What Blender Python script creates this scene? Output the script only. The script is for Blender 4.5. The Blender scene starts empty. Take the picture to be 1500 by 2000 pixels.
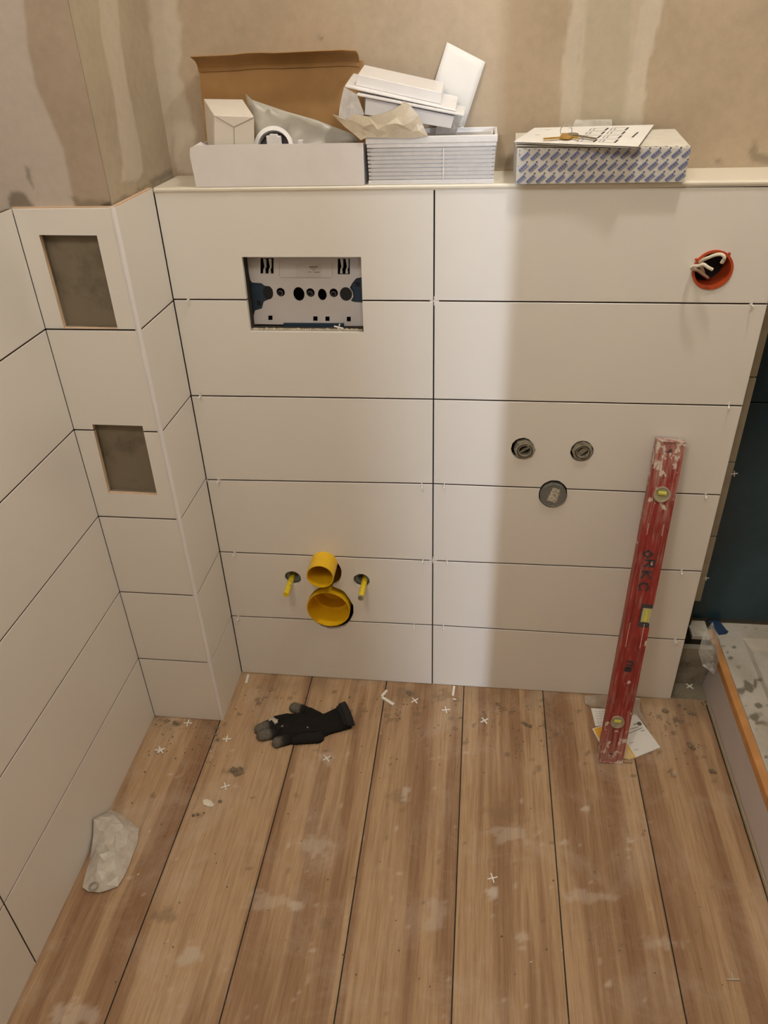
import bpy, bmesh, math, random
from mathutils import Vector, Matrix, noise
from mathutils.geometry import tessellate_polygon, delaunay_2d_cdt
random.seed(7)
C = bpy.context.scene.collection
PI = math.pi

# ------------------------------------------------------------------ camera
F = 1479.93
Rm = Matrix(((0.9928013789907746, -0.11407690579913625, -0.03649495084681275),
             (0.11555620607753775, 0.8321711858007578, 0.5423447987765039),
             (-0.0314989699987462, -0.5426578821746311, 0.8393629952545932)))   # columns: right, forward, up
CAM = Vector((0.08424, -1.41605, 1.45387))
cd = bpy.data.cameras.new('camera'); cam = bpy.data.objects.new('camera', cd); C.objects.link(cam)
cd.sensor_fit = 'VERTICAL'; cd.sensor_height = 24; cd.lens = F / 2000 * 24; cd.clip_start = 0.01
r_, f_, u_ = Rm.col[0], Rm.col[1], Rm.col[2]
M4 = Matrix((r_, u_, -f_)).transposed().to_4x4(); M4.translation = CAM
cam.matrix_world = M4
bpy.context.scene.camera = cam
RT = Rm.transposed()

def W(px, py, v, ax=1):                    # point of the place where a sight line meets a plane (y = v by default)
    d = Rm @ Vector(((px - 750) / F, 1, (1000 - py) / F))
    t = (v - CAM[ax]) / d[ax]
    return CAM + d * t
def PX(p):
    v = RT @ (Vector(p) - CAM)
    return (750 + F * v.x / v.y, 1000 - F * v.z / v.y)

# ------------------------------------------------------------------ light
sc = bpy.context.scene
sc.view_settings.view_transform = 'Standard'
sc.view_settings.look = 'None'
sc.view_settings.gamma = 1
sc.view_settings.use_curve_mapping = False
sc.view_settings.exposure = 0.0
w = bpy.data.worlds.new('world'); sc.world = w; w.use_nodes = True
bg = w.node_tree.nodes['Background']; bg.inputs[0].default_value = (1, 0.8, 0.58, 1); bg.inputs[1].default_value = 0.05

def lamp(kind, loc, power, col, size=0.1, rot=None, name='lamp'):
    l = bpy.data.lights.new(name, kind); o = bpy.data.objects.new(name, l); C.objects.link(o)
    l.energy = power; l.color = col; o.location = loc
    if kind == 'AREA':
        l.shape = 'DISK'; l.size = size
    else:
        l.shadow_soft_size = size
    if rot: o.rotation_euler = rot
    return o
CEIL_LOC = (0.46, -0.36, 2.40)
lamp('POINT', CEIL_LOC, 21, (1.0, 0.975, 0.90), 0.045, name='ceiling_spot')
lamp('POINT', (-0.30, -1.45, 2.38), 24.5, (1.0, 0.975, 0.91), 0.16, name='ceiling_spot_rear')
HALL = Vector((1.25, -4.5, 1.62))
lamp('POINT', HALL, 300, (0.78, 0.87, 1.0), 0.022, name='hall_lamp')

# ------------------------------------------------------------------ materials
def nt(name):
    m = bpy.data.materials.new(name); m.use_nodes = True
    t = m.node_tree; b = t.nodes['Principled BSDF']; return m, t, b
def N(t, kind, **kw):
    n = t.nodes.new(kind)
    for k, v in kw.items():
        if k in n.inputs.keys(): n.inputs[k].default_value = v
        else: setattr(n, k, v)
    return n
def L(t, a, b): t.links.new(a, b)
def ramp(t, fac, stops):
    r = t.nodes.new('ShaderNodeValToRGB'); e = r.color_ramp.elements
    while len(e) < len(stops): e.new(0.5)
    for i, (p, c) in enumerate(stops):
        e[i].position = p; e[i].color = (*c, 1) if len(c) == 3 else c
    L(t, fac, r.inputs[0]); return r.outputs[0]
def tex(t, scale, detail=4, rough=0.5, coords='Object', sc3=None):
    tc = t.nodes.new('ShaderNodeTexCoord'); mp = t.nodes.new('ShaderNodeMapping')
    if sc3: mp.inputs['Scale'].default_value = sc3
    L(t, tc.outputs[coords], mp.inputs[0])
    n = N(t, 'ShaderNodeTexNoise', Scale=scale, Detail=detail, Roughness=rough)
    L(t, mp.outputs[0], n.inputs['Vector']); return n.outputs['Fac']
def bump(t, b, fac, strength, dist):
    bp = N(t, 'ShaderNodeBump', Strength=strength, Distance=dist); L(t, fac, bp.inputs['Height']); L(t, bp.outputs[0], b.inputs['Normal'])
def mixc(t, fac, a, b):
    m = t.nodes.new('ShaderNodeMix'); m.data_type = 'RGBA'
    for s, v in ((0, fac), (6, a), (7, b)):
        if isinstance(v, (tuple, list)): m.inputs[s].default_value = (*v, 1)
        elif isinstance(v, float): m.inputs[s].default_value = v
        else: L(t, v, m.inputs[s])
    return m.outputs[2]
def mat(name, col, rough=0.5, var=0.06, scale=30, bmp=0.0, metal=0.0, spec=0.5, bdist=0.001):
    m, t, b = nt(name)
    n = tex(t, scale)
    lo = tuple(max(0, c * (1 - var)) for c in col); hi = tuple(min(1, c * (1 + var)) for c in col)
    L(t, ramp(t, n, [(0.3, lo), (0.7, hi)]), b.inputs['Base Color'])
    b.inputs['Roughness'].default_value = rough; b.inputs['Metallic'].default_value = metal
    b.inputs['Specular IOR Level'].default_value = spec
    if bmp: bump(t, b, n, bmp, bdist)
    return m
def dirty(name, col, dirt, rough=0.5, scale=40, lo=0.55, hi=0.7, spec=0.4, sc3=None, metal=0):
    m, t, b = nt(name)
    n = tex(t, scale, 6, 0.6, sc3=sc3)
    k = ramp(t, n, [(lo, (0, 0, 0)), (hi, (1, 1, 1))])
    L(t, mixc(t, k, col, dirt), b.inputs['Base Color']); b.inputs['Roughness'].default_value = rough
    b.inputs['Specular IOR Level'].default_value = spec; b.inputs['Metallic'].default_value = metal
    bump(t, b, n, 0.3, 0.001)
    return m
def vcol(name, rough=0.85, bs=200, bstr=0.25, var=0.12, vs=60, spec=0.2):          # colour stored on the mesh times fine grain
    m, t, b = nt(name)
    a = t.nodes.new('ShaderNodeVertexColor'); a.layer_name = 'col'
    n = tex(t, vs, 8, 0.65); n2 = tex(t, bs, 4)
    g = ramp(t, n, [(0.25, (1 - var,) * 3), (0.75, (1 + 0,) * 3)])
    mx = t.nodes.new('ShaderNodeMix'); mx.data_type = 'RGBA'; mx.blend_type = 'MULTIPLY'; mx.inputs[0].default_value = 1
    L(t, a.outputs[0], mx.inputs[6]); L(t, g, mx.inputs[7]); L(t, mx.outputs[2], b.inputs['Base Color'])
    b.inputs['Roughness'].default_value = rough; b.inputs['Specular IOR Level'].default_value = spec
    bump(t, b, n2, bstr, 0.0008)
    return m
def film(name, col, alpha, rough=0.15, wrinkle=0.4, scale=60):
    m, t, b = nt(name)
    n = tex(t, scale, 5, 0.6)
    b.inputs['Base Color'].default_value = (*col, 1); b.inputs['Roughness'].default_value = rough
    bump(t, b, n, wrinkle, 0.002)
    mr = N(t, 'ShaderNodeMapRange'); mr.inputs[1].default_value = 0.3; mr.inputs[2].default_value = 0.7
    mr.inputs[3].default_value = max(0, alpha - 0.12); mr.inputs[4].default_value = min(1, alpha + 0.12)
    L(t, n, mr.inputs[0]); L(t, mr.outputs[0], b.inputs['Alpha'])
    return m

TILE = mat('tile_glaze', (0.80, 0.765, 0.715), 0.33, 0.012, 4, spec=0.45)
TEDGE = mat('tile_biscuit', (0.70, 0.50, 0.34), 0.8, 0.08, 60)
JSHADE = mat('joint_shade', (0.13, 0.085, 0.055), 0.9, 0.1, 60)  # dark brown paints the depth shade of joints; bare biscuit is light brown
SUBST = dirty('wall_substrate', (0.045, 0.036, 0.028), (0.09, 0.07, 0.055), 0.9)
CEMENT = dirty('bare_cement', (0.22, 0.185, 0.13), (0.12, 0.10, 0.07), 0.95, 14, 0.5, 0.72)
PLAST = vcol('plaster')
LEDGE = mat('ledge_tile', (0.82, 0.765, 0.65), 0.35, 0.015, 5)
WHITE = mat('white_plastic', (0.82, 0.80, 0.80), 0.35, 0.02, 20)
CARDW = mat('white_card', (0.78, 0.74, 0.73), 0.6, 0.03, 25)
CARDB = mat('brown_card', (0.40, 0.225, 0.085), 0.8, 0.12, 18)
PAPER = mat('paper', (0.80, 0.78, 0.75), 0.7, 0.03, 15)
INK = mat('ink', (0.05, 0.045, 0.05), 0.7)
BLUEI = mat('blue_print', (0.24, 0.27, 0.44), 0.6)
BLUED = mat('dark_blue_print', (0.10, 0.11, 0.22), 0.6)
YELL = mat('yellow_plastic', (0.86, 0.52, 0.012), 0.35, 0.05, 12)
YELLD = dirty('dusty_yellow_sleeve', (0.80, 0.60, 0.02), (0.30, 0.27, 0.2), 0.5, 90, 0.6, 0.68)
METAL = dirty('dusty_fitting_metal', (0.36, 0.33, 0.26), (0.17, 0.145, 0.10), 0.45, 90, 0.5, 0.7, metal=0.15)
DGREY = dirty('grey_cap_plastic', (0.18, 0.18, 0.165), (0.34, 0.32, 0.27), 0.5, 60, 0.6, 0.72)
BLACK = mat('black_void', (0.012, 0.011, 0.012), 0.8)  # flat black stands in for the dark inside holes
NAVY = mat('navy_plastic', (0.022, 0.045, 0.075), 0.4, 0.1)
REDB = dirty('red_socket_plastic', (0.50, 0.075, 0.02), (0.30, 0.05, 0.02), 0.45, 50)
WIRE = mat('cream_cable', (0.74, 0.68, 0.56), 0.5)
SPACER = mat('spacer_plastic', (0.86, 0.82, 0.76), 0.4)
FILMC = film('clear_film', (0.92, 0.92, 0.9), 0.10, 0.08, 0.6)
FILMM = film('milky_film', (0.70, 0.64, 0.56), 0.76, 0.3, 0.5, 35)
FILMB = film('beige_film', (0.78, 0.68, 0.52), 0.82, 0.3, 0.6, 30)
FILMG = film('grey_film', (0.50, 0.47, 0.41), 0.9, 0.3, 0.5, 20)

# ------------------------------------------------------------------ mesh helpers
def link(name, me, m, parent=None, smooth=False):
    o = bpy.data.objects.new(name, me); C.objects.link(o)
    if m:
        for x in (m if isinstance(m, (list, tuple)) else [m]): me.materials.append(x)
    if parent: o.parent = parent; o.matrix_parent_inverse = parent.matrix_world.inverted()
    if smooth:
        for p in me.polygons: p.use_smooth = True
    return o
def obj(name, bm, m, parent=None, smooth=False):
    bmesh.ops.recalc_face_normals(bm, faces=bm.faces)
    me = bpy.data.meshes.new(name); bm.to_mesh(me); bm.free()
    return link(name, me, m, parent, smooth)
def thing(name, label, cat, loc=(0, 0, 0), group=None):
    o = bpy.data.objects.new(name, None); o.empty_display_size = 0.02; C.objects.link(o); o.location = loc
    o.matrix_world = Matrix.Translation(loc)
    return tag(o, label, cat, group)
def tag(o, label, cat, group=None):
    o['label'] = label; o['category'] = cat
    if group: o['group'] = group
    return o
def struct(o, label=None):
    o['kind'] = 'structure'
    if label: o['label'] = label
    return o
def box(bm, a, b, bev=0.0, mi=0):
    x0, y0, z0 = (min(a[i], b[i]) for i in range(3)); x1, y1, z1 = (max(a[i], b[i]) for i in range(3))
    return hexa(bm, [(x0, y0, z0), (x1, y0, z0), (x1, y1, z0), (x0, y1, z0), (x0, y0, z1), (x1, y0, z1), (x1, y1, z1), (x0, y1, z1)], bev, mi)
def hexa(bm, P, bev=0.0, mi=0):            # bottom ring then top ring
    v = [bm.verts.new(p) for p in P]
    fs = [bm.faces.new([v[i] for i in q]) for q in ((3, 2, 1, 0), (4, 5, 6, 7), (0, 1, 5, 4), (1, 2, 6, 5), (2, 3, 7, 6), (3, 0, 4, 7))]
    for f in fs: f.material_index = mi
    if bev:
        es = list({e for f in fs for e in f.edges})
        r = bmesh.ops.bevel(bm, geom=es, offset=bev, segments=1, affect='EDGES')
        for f in r['faces']: f.material_index = mi
    return v
def frame(axis, ref=(0, 0, 1)):
    a = Vector(axis).normalized(); r = Vector(ref)
    if abs(a.dot(r)) > 0.95: r = Vector((1, 0, 0))
    x = r.cross(a).normalized(); return x, a.cross(x).normalized(), a
def tube(bm, pts, rad, n=10, cap=True, mi=0, flat=1.0):
    pts = [Vector(p) for p in pts]; rings = []
    for i, p in enumerate(pts):
        t = (pts[min(i + 1, len(pts) - 1)] - pts[max(i - 1, 0)])
        x, y, a = frame(t)
        r = rad[i] if isinstance(rad, (list, tuple)) else rad
        rings.append([bm.verts.new(p + x * r * math.cos(2 * PI * k / n) + y * r * flat * math.sin(2 * PI * k / n)) for k in range(n)])
    for a, b in zip(rings, rings[1:]):
        for k in range(n):
            bm.faces.new((a[k], a[(k + 1) % n], b[(k + 1) % n], b[k])).material_index = mi
    if cap:
        bm.faces.new(rings[0][::-1]).material_index = mi; bm.faces.new(rings[-1]).material_index = mi
    return rings
def pipe(bm, p0, p1, ro, ri, n=40, mi=0):  # hollow pipe open at both ends
    p0, p1 = Vector(p0), Vector(p1); x, y, a = frame(p1 - p0)
    R_ = []
    for p, r in ((p0, ro), (p1, ro), (p1, ri), (p0, ri)):
        R_.append([bm.verts.new(p + (x * math.cos(2 * PI * k / n) + y * math.sin(2 * PI * k / n)) * r) for k in range(n)])
    for i in range(4):
        A, B = R_[i], R_[(i + 1) % 4]
        for k in range(n): bm.faces.new((A[k], A[(k + 1) % n], B[(k + 1) % n], B[k])).material_index = mi
def disc(bm, c, axis, r, th, n=32, mi=0):
    a = Vector(axis).normalized(); tube(bm, [Vector(c), Vector(c) + a * th], r, n, True, mi)
def plate(bm, outer, holes, conv, th, mi=0):   # polygon with holes extruded; conv(u,v,depth)->xyz
    loops = [outer] + holes
    flat = [p for l in loops for p in l]
    tris = tessellate_polygon([[Vector((p[0], p[1], 0)) for p in l] for l in loops])
    A = [bm.verts.new(conv(p[0], p[1], 0)) for p in flat]; B = [bm.verts.new(conv(p[0], p[1], th)) for p in flat]
    for t in tris:
        if len(set(t)) < 3: continue
        for S, o in ((A, 1), (B, -1)):
            try: bm.faces.new([S[i] for i in t][::o]).material_index = mi
            except ValueError: pass
    k = 0
    for l in loops:
        n = len(l)
        for i in range(n):
            j = (i + 1) % n
            try: bm.faces.new((A[k + i], A[k + j], B[k + j], B[k + i])).material_index = mi
            except ValueError: pass
        k += n
def circ(cx, cy, rx, ry=None, n=28, jit=0):
    ry = ry or rx
    return [(cx + (rx + random.uniform(-jit, jit)) * math.cos(2 * PI * i / n), cy + (ry + random.uniform(-jit, jit)) * math.sin(2 * PI * i / n)) for i in range(n)]
def boolean(o, cutters):
    for c in cutters:
        md = o.modifiers.new('cut', 'BOOLEAN'); md.operation = 'DIFFERENCE'; md.object = c; md.solver = 'EXACT'
    dg = bpy.context.evaluated_depsgraph_get(); dg.update()
    me = bpy.data.meshes.new_from_object(o.evaluated_get(dg))
    o.modifiers.clear(); old = o.data; o.data = me; bpy.data.meshes.remove(old)
    for c in cutters:
        d = c.data; bpy.data.objects.remove(c); bpy.data.meshes.remove(d)
def cutter(poly, y0, y1, m=None, mi=0):          # prism through a wall parallel to the back wall; poly in (x,z)
    bm = bmesh.new(); plate(bm, poly, [], lambda u, v, d: (u, y0 + d, v), y1 - y0, mi)
    return obj('cutter', bm, m)
def inpoly(x, y, P):
    c = False; n = len(P); j = n - 1
    for i in range(n):
        if (P[i][1] > y) != (P[j][1] > y) and x < (P[j][0] - P[i][0]) * (y - P[i][1]) / (P[j][1] - P[i][1]) + P[i][0]: c = not c
        j = i
    return c
def pdist(x, y, P):                        # distance to the outline, positive inside
    best = 1e9; n = len(P)
    for i in range(n):
        ax, ay = P[i]; bx, by = P[(i + 1) % n]; dx, dy = bx - ax, by - ay
        t = max(0, min(1, ((x - ax) * dx + (y - ay) * dy) / (dx * dx + dy * dy + 1e-9)))
        best = min(best, math.hypot(x - ax - t * dx, y - ay - t * dy))
    return best if inpoly(x, y, P) else -best
def lerp(a, b, t): return tuple(a[i] + (b[i] - a[i]) * t for i in range(3))
def sstep(a, b, x):
    t = max(0, min(1, (x - a) / (b - a))); return t * t * (3 - 2 * t)
def vgrid(name, p0, du, dv, nu, nv, colf, m, parent=None):   # dense grid with colour from colf(world point)
    p0, du, dv = Vector(p0), Vector(du), Vector(dv)
    vs = [p0 + du * (i / nu) + dv * (j / nv) for j in range(nv + 1) for i in range(nu + 1)]
    fs = [(j * (nu + 1) + i, j * (nu + 1) + i + 1, (j + 1) * (nu + 1) + i + 1, (j + 1) * (nu + 1) + i) for j in range(nv) for i in range(nu)]
    me = bpy.data.meshes.new(name); me.from_pydata(vs, [], fs)
    ca = me.color_attributes.new('col', 'FLOAT_COLOR', 'POINT')
    for i, v in enumerate(vs): ca.data[i].color = (*colf(v), 1)
    return link(name, me, m, parent)
def crumple(name, pts, m, parent=None, amp=0.006, step=0.012, seed=0, dome=0.0, th=0.0008, normal=None, smooth=False):
    # crumpled sheet spanning a closed outline of 3-D points
    rnd = random.Random(seed); pts = [Vector(p) for p in pts]
    c = sum(pts, Vector()) / len(pts)
    nrm = Vector()
    for i in range(len(pts)): nrm += (pts[i] - c).cross(pts[(i + 1) % len(pts)] - c)
    nrm.normalize()
    if normal and nrm.dot(Vector(normal)) < 0: nrm = -nrm
    x, y, a = frame(nrm)
    P2 = [((p - c).dot(x), (p - c).dot(y)) for p in pts]; H = [(p - c).dot(nrm) for p in pts]
    # refine the outline
    O, OH = [], []
    for i in range(len(P2)):
        j = (i + 1) % len(P2); d = math.hypot(P2[j][0] - P2[i][0], P2[j][1] - P2[i][1]); k = max(1, int(d / step))
        for q in range(k):
            t = q / k; O.append((P2[i][0] + (P2[j][0] - P2[i][0]) * t, P2[i][1] + (P2[j][1] - P2[i][1]) * t)); OH.append(H[i] + (H[j] - H[i]) * t)
    ins, IH = [], []
    xs = [p[0] for p in P2]; ys = [p[1] for p in P2]
    u = min(xs)
    while u < max(xs):
        v = min(ys)
        while v < max(ys):
            q = (u + rnd.uniform(-.4, .4) * step, v + rnd.uniform(-.4, .4) * step)
            d = pdist(q[0], q[1], P2)
            if d > step * 0.45:
                ws = [1 / ((q[0] - o[0]) ** 2 + (q[1] - o[1]) ** 2 + 1e-6) for o in O]
                h = sum(a_ * b_ for a_, b_ in zip(ws, OH)) / sum(ws)
                k = min(1, d / (3 * step))
                nz = noise.noise(Vector((q[0] * 30 + seed, q[1] * 30, seed))) + 0.6 * rnd.uniform(-1, 1)
                ins.append(q); IH.append(h + amp * nz * (0.3 + 0.7 * k) + dome * math.sin(k * PI / 2))
            v += step
        u += step
    allp = [Vector(p) for p in O + ins]; HH = OH + IH; n = len(O)
    r = delaunay_2d_cdt(allp, [], [list(range(n))], 1, 1e-7)
    bm = bmesh.new()
    vs = []
    for k, p in enumerate(r[0]):
        src = r[3][k][0] if r[3][k] else 0
        vs.append(bm.verts.new(c + x * p[0] + y * p[1] + nrm * HH[src]))
    for f in r[2]:
        try: bm.faces.new([vs[i] for i in f])
        except ValueError: pass
    bmesh.ops.recalc_face_normals(bm, faces=bm.faces)
    me = bpy.data.meshes.new(name); bm.to_mesh(me); bm.free()
    o = link(name, me, m, parent, smooth)
    sol = o.modifiers.new('thickness', 'SOLIDIFY'); sol.thickness = th; sol.offset = 0
    return o
def strokes(bm, P3, segs, wd, lift=0.0):   # flat ink strokes; P3(u,v) -> 3-D, normal from P3
    for (u0, v0, u1, v1) in segs:
        a, b = P3(u0, v0), P3(u1, v1); d = (b - a)
        if d.length < 1e-7: continue
        nn = (P3(u0 + .01, v0) - P3(u0, v0)).cross(P3(u0, v0 + .01) - P3(u0, v0)).normalized()
        s = nn.cross(d.normalized()) * wd / 2; e = d.normalized() * wd * 0.3
        q = [a - e - s, b + e - s, b + e + s, a - e + s]
        bm.faces.new([bm.verts.new(p + nn * lift) for p in q])
FONT = {'C': [(1, .85, .6, 1), (.6, 1, .2, .8), (.2, .8, .1, .4), (.1, .4, .4, 0), (.4, 0, 1, .15)], 'K': [(.1, 0, .1, 1), (.1, .5, .9, 1), (.1, .5, .9, 0)],
        'R': [(.1, 0, .1, 1), (.1, 1, .8, 1), (.8, 1, .8, .55), (.8, .55, .1, .5), (.4, .5, .9, 0)], 'P': [(.1, 0, .1, 1), (.1, 1, .8, 1), (.8, 1, .8, .5), (.8, .5, .1, .5)],
        'O': [(.5, 0, .1, .5), (.1, .5, .5, 1), (.5, 1, .9, .5), (.9, .5, .5, 0)], 'B': [(.1, 0, .1, 1), (.1, 1, .8, 1), (.8, 1, .8, 0), (.1, .5, .8, .5), (.1, 0, .8, 0)],
        'n': [(.1, 0, .1, 1), (.1, 1, .9, 1), (.9, 1, .9, 0)]}

# ------------------------------------------------------------------ dimensions of the room
XL, XR, DC, XW, DL = -0.5113, 0.5997, 0.1694, -0.6904, 0.1276
ZR = [0, 0.1984, 0.4014, 0.6034, 0.8054, 1.0074, 1.213]
YREAR, XE, ZC = -1.9, 1.55, 2.5
J = 0.0013
# measured heights of the joints at left / middle / right of the tiled front (they are not quite level)
rowpx = {1: ((452, 1203), (844, 1221), (1335, 1250)), 2: ((428, 1078), (845, 1095), (1368, 1116)), 3: ((402, 937), (846, 945), (1404, 967)),
         4: ((374, 773), (847, 780), (1450, 793)), 5: ((340, 585), (848, 588), (1500, 594)), 6: ((298, 368), (850, 364), (1500, 361)),
         0: ((471, 1316), (843, 1336), (1311, 1365))}
rz = {k: [W(*q, 0).z for q in v] for k, v in rowpx.items()}
rz[0] = [0.001, 0.001, 0.001]
def tile_poly(bm, P, y0, th=0.009, bev=0.0008, axis='y', mi=0):
    # P: four corners (u, z), counter-clockwise from bottom left, on a wall; front at y0
    def pt(u, z, d):
        return (u, y0 + d, z) if axis == 'y' else (y0 - d, u, z)
    cx = sum(p[0] for p in P) / len(P); cz = sum(p[1] for p in P) / len(P)
    def inset(p, k):
        return (p[0] + (k if p[0] < cx else -k), p[1] + (k if p[1] < cz else -k))
    F0 = [bm.verts.new(pt(*inset(p, bev), 0)) for p in P]
    F1 = [bm.verts.new(pt(*p, bev)) for p in P]
    F2 = [bm.verts.new(pt(*p, th)) for p in P]
    n = len(P)
    bm.faces.new(F0).material_index = mi; bm.faces.new(F2[::-1]).material_index = mi
    for A, B in ((F0, F1), (F1, F2)):
        for i in range(n):
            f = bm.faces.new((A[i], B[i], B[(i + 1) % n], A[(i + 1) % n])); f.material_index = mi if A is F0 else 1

# ---- half-height tiled front
bm = bmesh.new()
for i in range(6):
    for (k, ua, ub) in ((0, XL + 0.001, -J), (1, J, XR)):
        za = [rz[i][k] + (J if i else 0), rz[i][k + 1] + (J if i else 0)]
        zb = [rz[i + 1][k] - J, rz[i + 1][k + 1] - J]
        if i == 5: zb = [1.2055, 1.2055] if False else [rz[6][k] - 0.004, rz[6][k + 1] - 0.004]
        tile_poly(bm, [(ua, za[0]), (ub, za[1]), (ub, zb[1]), (ua, zb[0])], 0)
front = obj('wall_tiled_front', bm, [TILE, JSHADE])
bm = bmesh.new(); box(bm, (XL - 0.01, 0.009, 0), (XR - 0.003, DL + 0.02, 1.203)); core = obj('core', bm, [SUBST, CEMENT])
def xz(px, py, y=0): p = W(px, py, y); return (p.x, p.z)
flush = [xz(472, 502), xz(705, 502), xz(710, 650), xz(489, 648)]
CUT = [flush]
hs = []
def hole_px(x0, x1, y0, y1, jit=0.0006):
    a, b = xz(x0, (y0 + y1) / 2), xz(x1, (y0 + y1) / 2); c, d = xz((x0 + x1) / 2, y0), xz((x0 + x1) / 2, y1)
    cx, cz = (a[0] + b[0]) / 2, (c[1] + d[1]) / 2; rx, rz_ = (b[0] - a[0]) / 2, (c[1] - d[1]) / 2
    hs.append((cx, cz, rx, rz_)); return circ(cx, cz, rx, rz_, 36, jit)
V1 = hole_px(998, 1043, 855, 897); V2 = hole_px(1114, 1159, 861, 902)
DR = hole_px(1052, 1108, 938, 991)
SO = hole_px(1354, 1429, 489, 564)
BP = hole_px(602, 690, 1145, 1228, 0.0015); SP = hole_px(603, 667, 1085, 1146)
P1 = hole_px(556, 588, 1116, 1142); P2_ = hole_px(690, 722, 1121, 1147)
CUT += [V1, V2, DR, SO, BP, SP, P1, P2_]
for i, poly in enumerate(CUT):
    boolean(front, [cutter(poly, -0.02, 0.0095, TILE)])
    if i in (5, 6):                          # the pipes have more room behind the tiles
        mx_ = sum(p[0] for p in poly) / len(poly); mz_ = sum(p[1] for p in poly) / len(poly); poly = [(mx_ + (p[0] - mx_) * 1.18, mz_ + (p[1] - mz_) * 1.18) for p in poly]
    boolean(core, [cutter(poly, -0.02, 0.10 if i else 0.075, SUBST)])
struct(front, 'white satin tiled half-height wall front with cut-outs')
core.name = 'wall_core_front'; struct(core)

# ledge on top
bm = bmesh.new()
za = [rz[6][0], rz[6][1], rz[6][2]]
xsL = [XL + 0.002, 0.0, 0.95]
yb = DL - 0.0005
zt = 1.2145
prof = [(-0.0015, zt - 0.0075), (-0.0032, zt - 0.006), (-0.0036, zt - 0.003), (-0.0025, zt - 0.0008), (0.0, zt), (yb, zt), (yb, zt - 0.0095), (-0.0005, zt - 0.0095)]
def ledge_rows(x):
    k = W(300, 368, 0).z if x < -0.3 else 0
    return [(x, y, z) for y, z in prof]
A = [bm.verts.new(p) for p in ledge_rows(XL + 0.002)]; B = [bm.verts.new(p) for p in ledge_rows(XR + 0.012)]
for i in range(len(A)): bm.faces.new((A[i], A[(i + 1) % len(A)], B[(i + 1) % len(A)], B[i]))
bm.faces.new(A); bm.faces.new(B[::-1])
struct(obj('trim_1', bm, LEDGE), 'cream tiled ledge on top of the tiled wall')

# ---- column (boxed pipe) at the left
bm = bmesh.new()
YC = -DC
XS = XL                                     # side face plane
cx0, cx1 = XW + 0.0003, XL - 0.008
for i in range(6):
    z0 = ZR[i] + (J if i else 0.001); z1 = ZR[i + 1] - J
    if i == 5: z1 = W(120, 407, YC).z
    tile_poly(bm, [(cx0, z0), (cx1, z0), (cx1, z1), (cx0, z1)], YC)
colf_ = obj('wall_column_front', bm, [TILE, JSHADE, TEDGE])
ch1 = [xz(76, 459, YC), xz(189, 460, YC), xz(230, 642.5, YC), xz(125, 641, YC)]
ch2 = [xz(180, 829, YC), xz(278, 832, YC), xz(307, 967, YC), xz(212, 963, YC)]
for c_ in (ch1, ch2):
    boolean(colf_, [cutter(c_, YC - 0.02, YC + 0.0095, [TILE, JSHADE, TEDGE], 2)])
struct(colf_, 'white tiled column front with two rectangular openings')
bm = bmesh.new()
for i in range(6):
    z0 = ZR[i] + (J if i else 0.001); z1 = ZR[i + 1] - J
    if i == 5: z1 = 1.2135
    tile_poly(bm, [(YC + 0.004, z0), (-0.0015, z0), (-0.0015, z1), (YC + 0.004, z1)], XS, axis='x')
# white corner trim strip
struct(obj('wall_column_side', bm, [TILE, JSHADE]), 'narrow white tiled side face of the column')
bm = bmesh.new()
tube(bm, [(XS - 0.0045, YC + 0.0035, 0.001), (XS - 0.0045, YC + 0.0035, 1.2145)], 0.0048, 16)
box(bm, (XS - 0.0095, YC + 0.0006, 0.001), (XS - 0.004, YC + 0.006, 1.2143))
struct(obj('trim_2', bm, WHITE), 'white plastic corner trim on the column edge')
bm = bmesh.new(); box(bm, (XW, YC + 0.0095, 0), (XS - 0.0095, DL + 0.02, 1.2095)); ccore = obj('wall_core_column', bm, [CEMENT])
for c_ in (ch1, ch2): boolean(ccore, [cutter([(p[0], p[1]) for p in c_], YC - 0.02, YC + 0.0165, CEMENT)])
struct(ccore)
# biscuit-coloured cut tile tops
bm = bmesh.new()
box(bm, (cx0, YC + 0.0012, 1.2128), (cx1, YC + 0.0095, 1.2152)); box(bm, (XS - 0.0095, YC + 0.004, 1.2128), (XS - 0.0005, -0.002, 1.2152))
struct(obj('trim_3', bm, TEDGE), 'biscuit-coloured cut tile edge along the column top')

# ---- left wall tiles
bm = bmesh.new()
ys = [YC + 0.001, YC - 0.601, YC - 1.2, YREAR]
for i in range(6):
    z0 = ZR[i] + (J if i else 0.001); z1 = ZR[i + 1] - J
    if i == 5: z1 = 1.2135
    for a, b in zip(ys, ys[1:]):
        tile_poly(bm, [(b + J, z0), (a - J, z0), (a - J, z1), (b + J, z1)], XW, axis='x')
struct(obj('wall_left_tiles', bm, [TILE, JSHADE]), 'white tiled lower part of the left wall')
bm = bmesh.new(); box(bm, (XW - 0.1, YREAR, -0.05), (XW - 0.0085, DL + 0.02, 1.2125)); struct(obj('wall_core_left', bm, SUBST))

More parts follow.
